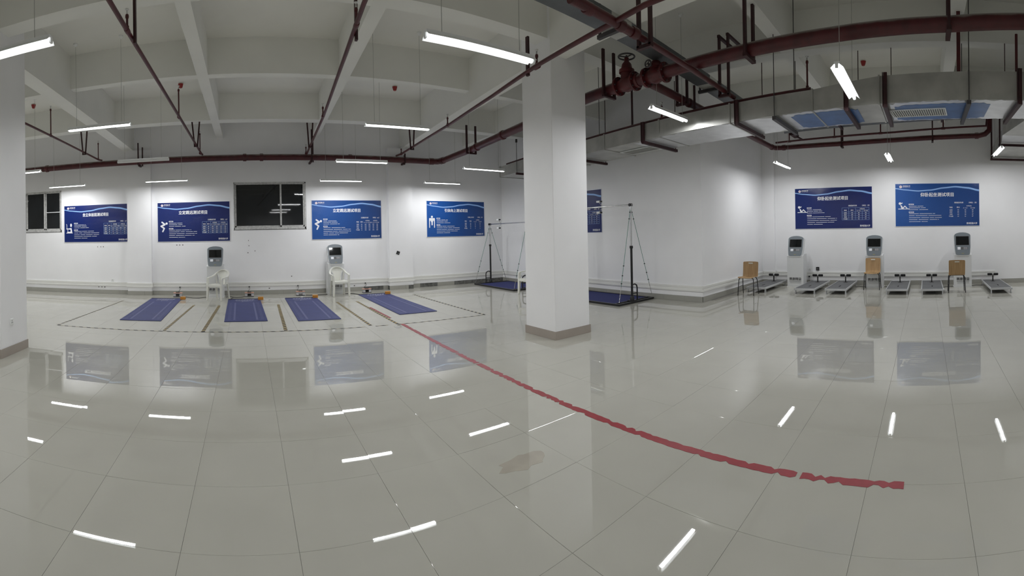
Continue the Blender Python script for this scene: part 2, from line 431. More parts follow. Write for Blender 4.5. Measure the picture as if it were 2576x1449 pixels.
for y, w, z, lab in ((-.56, .2, 4.5, 'slim cross beam above the right grille'), (2.1, .22, 4.5, 'slim cross beam above the big valve pipe'),
                     (4.92, .28, 4.5, 'cross beam over the column row'), (7.56, .18, 4.5, 'cross beam midway to the back wall'),
                     (10.45, .3, 4.5, 'cross beam nearest the back wall'), (-3.2, .22, 4.5, 'cross beam behind the camera')):
    x1 = CX if y < NY else (SX if y > NY + .3 else SX)
    struct(MB().box(FX0, x1, y, y+w, z+.003, SLAB).build('beam', 'beam_paint'), lab)

# baseboards of dark tile, piece by piece, and the white cable trunking above them
def baseboard(name, p, q, n_, gaps=(), label=''):
    # run from p to q, n_ = direction into the room
    p, q, nn = Vector(p).to_3d(), Vector(q).to_3d(), Vector((*n_, 0)); L = (q-p).length; d = (q-p)/L
    back = MB().bar(p+nn*.003+Vector((0,0,.06)), q+nn*.003+Vector((0,0,.06)), .006, .12)
    root = struct(back.build(name, 'cement'), label)
    t = 0.
    while t < L - .01:
        e = min(L, t + .6)
        if L - e < .08: e = L
        mid = (t + e) / 2
        if not any(a < mid < b for a, b in gaps):
            MB().bar(p+d*(t+.001)+nn*.010+Vector((0,0,.061)), p+d*(e-.001)+nn*.010+Vector((0,0,.061)), .009, .118).build('base_tile', 'base_tile', root)
        t = e
baseboard('baseboard_back', (FX0, YB), (SX, YB), (0,-1), ((14.2, 14.75), (16.2, 16.9), (17.6, 19.3)), 'dark tile baseboard along the back wall, some tiles missing')
baseboard('baseboard_side', (SX, YB), (SX, NY), (-1,0), (), 'dark tile baseboard behind the pull-up mats')
baseboard('baseboard_side', (SX, NY), (P3[0], NY), (0,-1), (), 'dark tile baseboard behind the leftmost wooden chair')
baseboard('baseboard_right', (CX, P3[2]), (CX, FY0), (-1,0), (), 'dark tile baseboard behind the sit-up boards')
for nm, b, lab in (('baseboard_column', COLB, 'dark tile skirting round the middle column'), ('baseboard_left', LCOL, 'dark tile skirting round the left column')):
    x0, x1, y0, y1 = b; root = struct(MB().box(x0-.003, x1+.003, y0-.003, y1+.003, 0, .115).build(nm, 'cement'), lab)
    for bx in ((x0-.013, x1+.013, y0-.013, y0-.003), (x0-.013, x1+.013, y1+.003, y1+.013), (x0-.013, x0-.003, y0-.003, y1+.003), (x1+.003, x1+.013, y0-.003, y1+.003)):
        MB().box(*bx, .001, .125).build('base_tile', 'base_tile_warm', root)
for nm, b, lab in (('baseboard_column', P1, 'dark tile skirting round the left pilaster'), ('baseboard_column', P2, 'dark tile skirting round the pilaster by the pull-up board'), ('baseboard_column', P3, 'dark tile skirting round the corner pilaster')):
    x0, x1, y0, y1 = b
    if b is P3: root = struct(MB().box(x0-.012, x0, y0-.012, y1, .001, .12).build(nm, 'base_tile'), lab)
    else:
        root = struct(MB().box(x0-.003, x1+.003, y0-.003, y1, 0, .118).build(nm, 'cement'), lab)
        MB().box(x0-.012, x0+.5, y0-.012, y0-.003, .001, .12).build('base_tile', 'base_tile', root)
        MB().box(x0+.503, x1-.0 if b is P1 else x1-.16, y0-.012, y0-.003, .001, .12).build('base_tile', 'base_tile', root)
        MB().box(x1+.003, x1+.012, y0-.003, y1-.02, .001, .12).build('base_tile', 'base_tile', root)

def trunking(name, pts, label):                     # pts: (x, y, nx, ny) corner list, double-ridged duct profile
    b = MB()
    for (ax, ay), (bx, by), n_ in pts:
        a, c, nn = Vector((ax, ay, 0)), Vector((bx, by, 0)), Vector((*n_, 0))
        b.bar(a+nn*.013+Vector((0,0,.335)), c+nn*.013+Vector((0,0,.335)), .026, .045)
        b.bar(a+nn*.009+Vector((0,0,.298)), c+nn*.009+Vector((0,0,.298)), .018, .035)
        b.bar(a+nn*.014+Vector((0,0,.258)), c+nn*.014+Vector((0,0,.258)), .028, .045)
    return struct(b.build(name, 'trunking'), label)
trunking('trim_1', [((FX0, YB), (P1[0], YB), (0,-1)), ((P1[0], YB), (P1[0], P1[2]), (-1,0)), ((P1[0]-.03, P1[2]), (P1[1]+.03, P1[2]), (0,-1)), ((P1[1], P1[2]), (P1[1], YB), (1,0)),
                    ((P1[1], YB), (P2[0], YB), (0,-1)), ((P2[0], YB), (P2[0], P2[2]), (-1,0)), ((P2[0]-.03, P2[2]), (P2[1]+.03, P2[2]), (0,-1)), ((P2[1], P2[2]), (P2[1], YB), (1,0)),
                    ((P2[1], YB), (SX, YB), (0,-1))], 'white double cable trunking low on the back wall')
trunking('trim_2', [((SX, YB), (SX, NY-.03), (-1,0)), ((SX-.03, NY), (P3[0], NY), (0,-1))], 'white double cable trunking round the jutting wall')
trunking('trim_3', [((P3[0], NY), (P3[0], P3[2]-.03), (-1,0)), ((P3[0], P3[2]), (CX, P3[2]), (0,-1)), ((CX, P3[2]), (CX, -1.95), (-1,0))], 'white double cable trunking behind the kiosks')

# windows
def window(name, w, splits, label):
    x0, x1, z0, z1 = w; y = YB
    root = struct(MB().box(x0, x1, y+.10, y+.112, z0, z1).build(name, 'window_glass'), label)
    f = MB(); t = .045
    for bx in ((x0, x1, z0, z0+t+.02), (x0, x1, z1-t, z1), (x0, x0+t*.6, z0, z1), (x1-t, x1, z0, z1)): f.box(bx[0], bx[1], y+.012, y+.10, bx[2], bx[3])
    f.build('window_frame', 'window_metal', root, bevel=.004, seg=1)
    for a, b, dy in splits:
        s = MB(); u = .045
        s.box(a, b, y+.03+dy, y+.055+dy, z0+t+.02, z0+t+.02+u); s.box(a, b, y+.03+dy, y+.055+dy, z1-t-u*.5, z1-t)
        s.box(a, a+u, y+.03+dy, y+.055+dy, z0+t+.02, z1-t); s.box(b-u, b, y+.03+dy, y+.055+dy, z0+t+.02, z1-t)
        sash = s.build('sash', 'window_metal', root, bevel=.003, seg=1)
        MB().box(a+u, b-u, y+.039+dy, y+.045+dy, z0+t+.02+u, z1-t-u*.5).build('pane', 'window_glass', sash)
    MB().box(x0-.01, x1+.01, y-.004, y+.012, z0-.016, z0).build('window_sill', 'cement', root)
    return root
window('window_1', W1, ((-7.87, -6.98, .03), (-6.98, -6.30, .0), (-6.30, -5.75, .03)), 'dark sliding window at the far left')
window('window_2', W2, ((-.36, .99, .03), (.95, 1.66, .0)), 'dark sliding window in the middle of the back wall')
w2 = bpy.data.objects['window_2']
MB().box(W1[0]+1.65, W1[1]-.045, YB+.04, YB+.06, 2.52, 2.54).build('glazing_bar', 'poster_white', bpy.data.objects['window_1'])
# small leftover paint marks and holes on the walls
def marks(wall, pts, r=.012):
    b = MB()
    for x, y, z in pts: b.box(x-r*random.uniform(.6, 1.8), x+r*random.uniform(.6, 1.8), y-.003, y+.001, z-r, z+r)
    o = b.build('dirt_mark', 'dirt_mark', wall); o['kind'] = 'stuff'
marks(bpy.data.objects['wall_back'], [(-4.5,YB,1.42),(-4.4,YB,1.42),(-4.31,YB,1.42),(-2.06,YB,1.45),(-1.97,YB,1.45),(-1.88,YB,1.45),(-4.47,YB,.2),(-4.38,YB,.2),(-4.28,YB,.2),
       (.02,YB,1.55),(.03,YB,1.4),(.0,YB,1.2),(.2,YB,1.25),(1.25,YB,.5),(.6,YB,.17),(2.7,YB,.5),(3.1,YB,.16)])

# ------------------------------------------------------------------ sprinkler and fire pipes
SEG = 12
def hanger(parent, p, top, w=.14, along=(1,0), m='angle_iron', chan=.035, splay=0.):
    # U hanger: bottom bar under the pipe and two uprights to the soffit
    a = Vector((*along, 0)); p = Vector(p)
    b = MB(); l, r = p - a*w/2, p + a*w/2
    tl, tr = l - a*splay, r + a*splay
    b.bar(l - a*.02, r + a*.02, chan, chan*.8)
    b.bar(l, (tl.x, tl.y, top), chan*.6, chan); b.bar(r, (tr.x, tr.y, top), chan*.6, chan)
    return b.build('hanger', m, parent)
def sprinkler(parent, x, y, z0, z1):
    s = MB().tube([(x, y, z0), (x, y, z1-.09)], .014, 8).lathe([(.022, -.02), (.022, .02)], x, y, z0+.03, 8).lathe([(.02,-.11),(.022,-.09),(.018,-.07)], x, y, z1, 8).build('sprinkler', 'pipe_red', parent, smooth=True)
    MB().lathe([(.012, -.07), (.008, -.03), (.012, -.02), (.022, -.012), (.022, -.006), (.006, 0)], x, y, z1, 10).build('sprinkler_head', 'chrome', s, smooth=True)
def coupling(parent, p, d, r, m='pipe_red'):
    p, d = Vector(p), Vector(d).normalized()
    MB().tube([p-d*.05, p-d*.035, p+d*.035, p+d*.05], [r*1.12, r*1.22, r*1.22, r*1.12], SEG).build('coupling', m, parent, smooth=True)
def pipe(label, pts, r, m='pipe_red', name='sprinkler_pipe', group=None):
    t = thing(name, label, 'pipe', tuple(pts[0]), 0, group)
    o = MB().tube([Vector(q) - Vector(pts[0]) for q in pts], r, SEG).build('pipe_run', m, t, smooth=True)
    return t
class At:                                           # children given in world coordinates under a thing placed at loc
    pass
def wpipe(label, pts, r, m='pipe_red', name='sprinkler_pipe'):
    t = thing(name, label, 'pipe', (0,0,0))
    MB().tube(pts, r, SEG).build('pipe_run', m, t, smooth=True)
    return t

BZ = 3.95
t = wpipe('thin maroon sprinkler pipe left of the leftmost deep beam', [(-4.2, -5.5, BZ), (-4.2, 11.72, BZ), (-4.2, 12.02, 3.984)], .024)
sprinkler(t, -4.2, 8.61, BZ, 4.62); sprinkler(t, -4.2, 11.72, BZ, 4.5); hanger(t, (-4.2, 10.62, 3.9), SLAB-.0 if False else 4.74, .07, splay=.07)
coupling(t, (-4.2, 8.61, BZ), (0,1,0), .024)
t = wpipe('maroon sprinkler pipe with three heads, second from the left', [(-1.31, -5.5, BZ), (-1.3, 5, BZ), (-1.23, 11.67, BZ), (-1.23, 12.02, 3.986)], .026)
for y, z in ((4.64, 4.2), (8.16, 4.56), (11.66, 4.56)): sprinkler(t, -1.31 + .006*(y-3), y, BZ, z); coupling(t, (-1.31+.006*(y-3), y, BZ), (0,1,0), .026)
hanger(t, (-1.235, 10.55, 3.9), 4.74, .07, splay=.08)
MB().bar((-1.255, 4.81, 3.87), (-1.255, 4.81, 4.5), .05, .03).build('hanger', 'angle_iron', t)
t = wpipe('maroon sprinkler pipe running under the third beam', [(.75, -5.5, BZ), (1.2, 4.2, BZ), (1.5, 8.2, BZ), (1.68, 11.9, BZ), (1.69, 12.02, 3.994)], .026)
for x, y, z in ((1.235, 4.63, 4.21), (1.49, 8.22, 4.2), (1.655, 11.88, 4.2)): sprinkler(t, x, y, BZ, z); coupling(t, (x, y, BZ), (.06,1,0), .026)
hanger(t, (1.62, 10.82, 3.9), 4.9, .07, splay=.06)
MB().bar((1.285, 4.83, 3.87), (1.285, 4.83, 4.5), .05, .03).build('hanger', 'angle_iron', t)
t = wpipe('maroon sprinkler pipe passing just left of the middle column', [(3.1, -2, 3.62), (3.25, 2.42, 3.71), (3.33, 2.92, 3.72), (3.52, 4.42, 3.77), (3.75, 5.8, 3.81), (4.02, 7.93, 3.86), (4.34, 11.5, BZ), (4.36, 12.02, 3.988)], .028)
for x, y, z0, z in ((3.54, 4.4, 3.77, 4.0), (4.02, 7.95, 3.86, 4.1), (4.34, 11.55, BZ, 4.17)): sprinkler(t, x, y, z0, z); coupling(t, (x, y, z0), (.1,1,.03), .028)
hanger(t, (4.25, 10.5, 3.87), 4.84, .07, splay=.06)
MB().bar((3.56, 4.62, 3.72), (3.56, 4.62, 4.25), .05, .03).build('hanger', 'angle_iron', t)

# big main: along the back wall, then forward past the column
MZ = 3.87
MAIN = [(FX0+.1, 12.02, MZ), (5.5, 12.02, MZ), (5.68, 11.96, MZ), (5.76, 11.78, MZ)]
t = wpipe('thick maroon fire main along the back wall turning forward past the column', MAIN + [(5.72, 9.9, MZ), (5.48, 7.4, MZ), (5.2, 5.0, MZ), (5.12, 3.3, MZ), (5.0, 1.04, MZ), (4.88, -.3, MZ), (4.68, -1.3, MZ), (4.3, -5.5, MZ)], .088, name='fire_main')
MB().tube([(5.43, 12.02, MZ), (5.56, 12.0, MZ)], .102, SEG).build('coupling', 'pipe_red', t, smooth=True)
MB().tube([(5.74, 11.84, MZ), (5.76, 11.70, MZ)], .102, SEG).build('coupling', 'pipe_red', t, smooth=True)
for x in (-6.0, -.05, .42, 2.95): coupling(t, (x, 12.02, MZ), (1,0,0), .088)
for y in (9.6, 8.2): coupling(t, (5.48+(y-7.4)*.096, y, MZ), (.1,1,0), .088)
for x in (-3.06, 1.82, 4.59):                       # wall brackets
    b = MB(); b.bar((x, 12.0, MZ-.11), (x, YB if x == 1.82 else YB-.18, MZ-.11), .05, .05); b.bar((x, 11.91, MZ-.12), (x, 11.91, {1.82: 4.63, -3.06: 4.38}.get(x, 4.04)), .045, .03); b.bar((x+.07, 12.14, MZ-.12), (x+.07, 12.14, {1.82: 4.5, -3.06: 4.3}.get(x, 4.04)), .04, .03)
    b.build('hanger', 'angle_iron', t)
hanger(t, (5.72, 9.95, MZ-.105), 4.5, .27, chan=.05)
hanger(t, (5.19, 4.62, MZ-.105), 4.5, .25, chan=.05)
hanger(t, (5.06, 2.15, MZ-.105), 4.5, .26, chan=.055)
hanger(t, (4.88, -.28, MZ-.105), 4.5, .26, chan=.055)
# two gate valves near the column
def gate_valve(parent, p, d, low=False):
    p, d = Vector(p), Vector(d).normalized(); b = MB()
    for k in (-.17, .17): b.tube([p+d*(k-.018), p+d*(k+.018)], .145, 16)
    b.tube([p-d*.17, p-d*.09, p, p+d*.09, p+d*.17], [.09, .10, .125, .10, .09], 14)
    x, y, z = p
    if low: b.lathe([(.10, .0), (.095, .10), (.12, .105), (.12, .135), (.09, .14), (.085, .17), (.06, .20), (.02, .212)], x, y, z, 14)
    else: b.lathe([(.10, .0), (.095, .16), (.12, .165), (.12, .19), (.12, .215), (.09, .22), (.075, .30), (.04, .34), (.035, .40)], x, y, z, 14)
    v = b.build('gate_valve', 'pipe_red_bright', parent, smooth=True)
    h = MB(); n = 24; r = .125; zz = z + .42
    if low:
        h.tube([(x-.19, y + .05*math.cos(2*PI*i/n), z+.11+.05*math.sin(2*PI*i/n)) for i in range(n+1)], .011, 7, caps=False).tube([(x-.2, y, z+.11), (x-.08, y, z+.11)], .014, 8)
        for k in range(3): h.tube([(x-.19, y, z+.11), (x-.19, y+.05*math.cos(2.1*k), z+.11+.05*math.sin(2.1*k))], .007, 6)
    if not low: h.tube([(x + r*math.cos(2*PI*i/n), y + r*math.sin(2*PI*i/n), zz) for i in range(n+1)], .013, 7, caps=False)
    for k in (() if low else range(3)): h.tube([(x, y, zz-.005), (x + r*math.cos(2.1*k+.4), y + r*math.sin(2.1*k+.4), zz)], .010, 6)
    if not low: h.tube([(x, y, zz-.06), (x, y, zz+.02)], .015, 8)
    h.build('handwheel', 'dark_iron', v, smooth=True)
    for k in (-.17, .17):
        q = p + d*k; bb = MB(); s1 = d.cross(Vector((0,0,1))).normalized()
        for i in range(8):
            g = 2*PI*i/8; c = q + s1*(.122*math.cos(g)) + Vector((0,0,.122*math.sin(g))); bb.tube([c-d*.035, c+d*.035], .012, 6)
        bb.build('flange_bolts', 'dark_iron', v)['kind'] = 'stuff'
gate_valve(t, (5.16, 4.22, MZ), (.05, 1, 0))
coupling(t, (5.155, 4.02, MZ), (.05, 1, 0), .088, 'pipe_red_bright')
gate_valve(t, (5.145, 3.66, MZ), (.05, 1, 0), True)
# cross main over the duct to the right wall and along it
t = wpipe('maroon fire pipe crossing over the air duct and along the right wall', [(5.275, 3.93, MZ), (7.1, 4.0, MZ), (9.9, 4.12, MZ), (11.2, 4.13, MZ), (11.36, 4.08, MZ), (11.42, 3.92, MZ), (11.4, 2.3, MZ), (11.2, .78, MZ), (10.72, -1.35, MZ), (10.66, -1.5, MZ+.03), (10.62, -1.6, MZ+.12), (10.62, -1.62, 4.5)], .066, name='fire_main')
for p, d in (((11.2, 4.13, MZ), (1,0,0)), ((11.415, 3.85, MZ), (0,1,0)), ((10.74, -1.3, MZ), (.2,1,0)), ((6.6, 3.98, MZ), (1,0,0))): coupling(t, p, d, .066)
for x in (6.35, 8.9): hanger(t, (x, 3.97 if x < 7 else 4.08, MZ-.085), 4.5, .2, (0,1), chan=.05)
for p in ((11.4, 2.2), (11.0, -.2)): hanger(t, (*p, MZ-.09), SLAB, .19, (1,0), chan=.05)
t = wpipe('thin maroon sprinkler pipe high along the right wall', [(11.17, 4.0, BZ+.02), (11.16, 3.9, BZ+.02), (10.96, 2.2, BZ+.02), (10.75, .75, BZ+.02), (10.1, -1.45, BZ+.02), (10.1, -1.5, 4.5)], .026)
for x, y in ((11.14, 3.6), (10.98, 2.32), (10.8, 1.1), (10.4, -.45)): MB().tube([(x, y, BZ), (x, y, 4.3)], .017, 8).build('drop', 'pipe_red', t); coupling(t, (x, y, BZ+.02), (.1,1,0), .026)
MB().box(10.62, 11.05, 3.30, 3.42, 4.02, 4.10).tube([(10.75, 3.36, 4.05), (11.08, 3.2, BZ+.02)], .024, 8).build('bracket', 'angle_iron', t)
# cross branch under the tray
CZ = 3.72
t = wpipe('maroon sprinkler pipe crossing below the grey cable tray', [(2.7, 2.85, CZ), (3.33, 2.87, CZ), (3.68, 2.88, CZ), (3.72, 2.88, CZ), (5.0, 2.92, CZ), (6.30, 2.955, CZ)], [.05, .05, .05, .037, .037, .037])
for x in (2.95, 3.42, 3.65): coupling(t, (x, 2.87, CZ), (1,0,.0), .05)
hanger(t, (3.86, 2.89, CZ-.072), 4.25, .16, (0,1), chan=.05); h = hanger(t, (5.93, 2.945, CZ-.072), 4.56, .15, (0,1), chan=.05)
for y in (2.87, 3.02): MB().bar((5.9, y, 4.56), (6.80, y, 4.56), .04, .04).build('hanger_arm', 'angle_iron', h)
# pipe lying along the top of the duct
DX = lambda y: 5.72 + (y + 1.3) * .1154 + .10
t = wpipe('maroon sprinkler pipe lying along the top of the air duct', [(DX(y), y, 3.65) for y in (10.4, 7.0, 5.0, 3.05, 1.65)], .026)
sprinkler(t, DX(1.7), 1.7, 3.65, 4.14); sprinkler(t, DX(4.5), 4.5, 3.65, 3.95)
for y in (3.78, 5.3): MB().bar((DX(y)+.042, y, 3.63), (DX(y)+.042, y, SLAB if y > 4 else 4.1), .03, .03).build('hanger', 'angle_iron', t)

# ------------------------------------------------------------------ air ducts and cable tray
def duct_x(y): return 5.72 + (y + 1.3) * .1154      # near lower edge of the long duct in plan
t = thing('air_duct', 'long galvanised air duct hung along the hall past the column', 'duct', (0,0,0))
DW = 1.02; Z0, Z1, Z2 = 3.30, 3.60, 3.68
def dsec(y, zt, w=DW): x = duct_x(y); return [(x, y, Z0), (x+w, y-.0, Z0), (x+w, y, zt), (x, y, zt)]
def dseg(ya, yb, za, zb, m='galvanised'):
    b = MB(); b.hull(dsec(ya, za), dsec(yb, zb)); o = b.build('duct_section', m, t)
    for y, z in ((ya, za),):                         # flange round the joint
        x = duct_x(y); s = MB()
        s.box(x-.014, x+DW+.014, y-.012, y+.012, Z0-.014, Z0); s.box(x-.014, x+DW+.014, y-.012, y+.012, z, z+.014)
        s.box(x-.014, x, y-.012, y+.012, Z0, z); s.box(x+DW, x+DW+.014, y-.012, y+.012, Z0, z)
    s.build('flange', 'galvanised', o)
ys = [10.66, 9.2, 7.6, 6.0, 4.5, 3.0, 1.6]
for a, b in zip(ys, ys[1:]): dseg(a, b, Z1, Z1)
dseg(1.6, .62, Z1, Z2); dseg(.62, -.6, Z2, Z2); dseg(-.6, -1.75, Z2, Z2); dseg(-1.75, -5.5, Z2, Z2)
def duct_hanger(y, front=True, rodtop=None, ztop=None, m='angle_iron'):
    x = duct_x(y); zt = (Z1 if y > 1.2 else Z2); b = MB()
    b.bar((x-.05, y, Z0-.045), (x+DW+.09, y, Z0-.045), .055, .055)
    if front: b.bar((x-.03, y, Z0-.05), (x-.03, y, zt+.03), .05, .035, up=(1,0,0))
    if front: b.bar((x-.03, y+.035, Z0-.05), (x-.03, y+.035, zt+.03), .008, .05, up=(1,0,0))
    b.bar((x+DW+.05, y, Z0-.045), (x+DW+.05, y, SLAB), .012, .012)
    h = b.build('hanger', m, t)
    if rodtop:
        MB().tube([(x-.03, y, Z0-.03), (x-.03, y, rodtop)], .007, 6).lathe([(.03, -.09), (.03, 0)], x-.03, y, rodtop, 8).build('rod', 'dark_iron', h)
for y in (7.05, 4.87, 2.85): duct_hanger(y)
duct_hanger(2.2, False, SLAB, m='dark_iron'); duct_hanger(1.08); duct_hanger(.53); duct_hanger(-.6, False, SLAB, m='dark_iron'); duct_hanger(-1.28); duct_hanger(9.6, False, 4.2)
MB().tube([(duct_x(6.2)+.05, 6.2, Z1), (duct_x(6.2)+.05, 6.2, SLAB)], .007, 6).build('rod', 'dark_iron', t)
MB().tube([(duct_x(1.95)+.22, 1.95, Z1), (duct_x(1.95)+.22, 1.95, SLAB)], .007, 6).build('rod', 'dark_iron', t)
MB().bar((duct_x(-.47)+.05, -.47, Z2), (duct_x(-.47)+.05, -.47, 4.5), .05, .03).build('riser', 'pipe_red', t)
MB().tube([(duct_x(-1.25)+.05, -1.25, Z2), (duct_x(-1.25)+.05, -1.25, 4.2)], .02, 8).build('riser', 'pipe_red', t)
# blue protective film left on the underside, and whitish scuffed sheet around it
def film(y0, y1, u0, u1, m, name, dz, jag=.03, n=26):
    top = []; bot = []
    for i in range(n+1):
        y = y0 + (y1-y0)*i/n; e = min(i, n-i)/n
        top.append((duct_x(y)+u1*DW+random.uniform(-jag, jag)-(.06 if e < .06 else 0), y)); bot.append((duct_x(y)+u0*DW+random.uniform(-jag, jag)+(.06 if e < .06 else 0), y))
    b = MB()
    for i in range(n):
        q = [bot[i], bot[i+1], top[i+1], top[i]]
        b.hull([(x, y, Z0-dz) for x, y in q], [(x, y, Z0-dz+.0015) for x, y in q])
    b.build(name, m, t)
film(5.2, 2.25, .03, .97, 'galvanised_bright', 'scuffed_sheet', .0028); film(2.15, 1.12, .02, .98, 'galvanised_bright', 'scuffed_sheet', .0028)
film(.48, -.62, .02, .98, 'galvanised_bright', 'scuffed_sheet', .0028); film(-.62, -1.7, .02, .98, 'galvanised_bright', 'scuffed_sheet', .0028)
film(2.0, .95, .12, .93, 'blue_film', 'blue_film', .0050, .02); film(.42, -.92, .14, .95, 'blue_film', 'blue_film', .0050, .015)
def grille(ya, yb, u0, u1, nsl, m):
    yc, xc = (ya+yb)/2, duct_x((ya+yb)/2)+(u0+u1)/2*DW; L = abs(ya-yb)/2; W = (u1-u0)*DW/2; zz = Z0-.006
    g = bpy.data.objects.new('grille', None); COL.objects.link(g); g.parent = t; g.location = (xc, yc, zz); g.rotation_euler = (0, 0, -math.atan(.1154))
    b = MB(); f = .022
    b.box(-W, W, -L, -L+f, -.012, 0); b.box(-W, W, L-f, L, -.012, 0); b.box(-W, -W+f, -L+f, L-f, -.012, 0); b.box(W-f, W, -L+f, L-f, -.012, 0)
    b.build('grille_frame', 'lamp_white', g); MB().box(-W+f, W-f, -L+f, L-f, -.001, .0005).build('grille_back', 'galvanised_dark', g)
    me = MB().box(-W+f, W-f, -.007, .007, -.010, -.002).mesh('slat', m)
    for i in range(nsl): link('slat', me, g, (0, -L+f+(2*L-2*f)*(i+.5)/nsl, 0))
grille(.50, -.33, .33, .72, 24, 'cream_plastic'); grille(5.95, 5.08, .45, .82, 24, 'galvanised')
# branch duct dropping to the right wall at the right edge of the picture
t2 = thing('air_duct', 'galvanised branch duct sloping down at the right edge of the hall', 'duct', (0,0,0))
xa = duct_x(-2.2)+DW+.016; y0 = -3.1
def bsec(x, y1, z, h=.3): return [(x, y0, z), (x, y1, z), (x, y1, z+h), (x, y0, z+h)]
for p_, q_, m in (([(duct_x(y0)+DW+.02, y0, 3.36), (duct_x(-1.7)+DW+.02, -1.7, 3.36), (duct_x(-1.7)+DW+.02, -1.7, 3.66), (duct_x(y0)+DW+.02, y0, 3.66)], bsec(8.9, -1.62, 3.50), 'galvanised'), (bsec(8.9, -1.62, 3.50), bsec(10.2, -1.83, 3.60), 'galvanised_bright'),
                  (bsec(10.2, -1.83, 3.60), bsec(11.5, -1.83, 3.46), 'galvanised'), (bsec(11.5, -1.83, 3.46), bsec(CX-.001, -1.83, 3.46), 'galvanised')):
    MB().hull(p_, q_).build('duct_section', m, t2)
for x, z in ((10.2, 3.575), (11.5, 3.435)):
    MB().bar((x, y0-.1, z-.028), (x, -1.76, z-.028), .055, .055).bar((x, -1.79, z-.03), (x, -1.79, SLAB), .04, .03).build('hanger', 'angle_iron', t2)
# dark flat duct near the right wall
t3 = thing('air_duct', 'dark flat duct between the long duct and the right wall', 'duct', (0,0,0))
q0 = [(10.0, 3.35), (10.6, 3.62), (10.25, -1.7), (9.3, -1.55)]
MB().hull([(10.02, 3.4, 4.06), (10.58, 3.55, 4.06), (10.22, .8, 4.06), (9.75, -1.6, 4.06), (9.25, -1.5, 4.06), (9.8, 1.8, 4.06)], [(10.02, 3.4, 4.3), (10.58, 3.55, 4.3), (10.22, .8, 4.3), (9.75, -1.6, 4.3), (9.25, -1.5, 4.3), (9.8, 1.8, 4.3)]).build('duct_section', 'galvanised_dark', t3)
for x, y in ((10.02, 2.0), (9.55, -.4)): MB().bar((x-.35, y, 4.03), (x+.42, y, 4.03), .05, .05).bar((x-.33, y, 4.03), (x-.33, y, 4.5), .03, .03).build('hanger', 'angle_iron', t3)
# grey cable tray crossing the ceiling
t4 = thing('cable_tray', 'grey galvanised cable tray crossing over the fire main', 'tray', (0,0,0))
def tray(xa, xb, ya, yb, m):
    w = .26; MB().hull([(xa, ya, 4.1), (xa, ya+w, 4.1), (xa, ya+w, 4.24), (xa, ya, 4.24)], [(xb, yb, 4.1), (xb, yb+w, 4.1), (xb, yb+w, 4.24), (xb, yb, 4.24)]).build('tray_section', m, t4)
def ty(x): return 3.375 + (x-3) * .035
for a, b, m in ((2.72, 3.9, 'galvanised_dark'), (3.903, 4.3, 'galvanised'), (4.303, 5.6, 'galvanised_dark'), (5.603, 6.5, 'galvanised_dark'), (6.503, 6.8, 'cream_plastic'), (6.803, 8.0, 'galvanised_dark')): tray(a, b, ty(a), ty(b), m)
for x in (4.05, 6.75):
    MB().bar((x, ty(x)-.06, 4.075), (x, ty(x)+.36, 4.075), .05, .05).bar((x, ty(x)+.33, 4.075), (x, ty(x)+.33, 4.5), .03, .03).build('hanger', 'dark_iron', t4)

# smoke detectors with red dust caps
for x, y, lab in ((-1.46, 9.64, 'red-capped smoke detector beside the second sprinkler pipe'), (3.47, 9.59, 'red-capped smoke detector left of the middle column'),
                  (-5.26, 9.78, 'red-capped smoke detector by the left column'), (9.12, 1.28, 'red-capped smoke detector above the air duct')):
    s = thing('smoke_detector', lab, 'smoke detector', (x, y, SLAB), 0, 'smoke detectors on the ceiling')
    MB().lathe([(.05, -.02), (.062, -.012), (.062, 0)], n=16).build('detector_base', 'detector_base', s, smooth=True)
    MB().lathe([(.0001, -.11), (.032, -.108), (.042, -.09), (.058, -.03), (.06, -.0201)], n=16).build('dust_cap', 'detector_red', s, smooth=True)

# ------------------------------------------------------------------ hanging fluorescent lamps
def lamp_proto(lit):
    t = bpy.data.objects.new('fluorescent_lamp', None); COL.objects.link(t); L = .58
    prof = [(-.074, -.040), (-.030, .0), (-.030, .022), (.030, .022), (.030, .0), (.074, -.040), (.071, -.041), (.026, -.003), (-.026, -.003), (-.071, -.041)]
    b = MB()
    for k in range(len(prof)): pass
    b.prism(prof[:5] + prof[5:], lambda a, c: (-L, a, c), lambda a, c: (L, a, c))
    b.build('reflector', 'lamp_white', t)
    for s in (-1, 1): MB().box(s*L-.012, s*L+.012, -.018, .018, -.05, .0).build('tube_holder', 'lamp_white', t, bevel=.004, seg=1)
    MB().tube([(-L+.012, 0, -.034), (L-.012, 0, -.034)], .0165, 12).build('tube', 'tube_lit' if lit else 'tube_off', t, smooth=True)
    if lit:                                          # the tube's own light, leaving through the open underside
        ld = bpy.data.lights.new('tube_light', 'AREA'); ld.shape = 'RECTANGLE'; ld.size = 1.12; ld.size_y = .06
        ld.energy = TUBE_WATTS; ld.color = (.975, .985, 1.0)
        lo = bpy.data.objects.new('tube_light', ld); COL.objects.link(lo); lo.parent = t; lo.location = (0, 0, -.056)
    return t
LP = lamp_proto(True); LO = lamp_proto(False)
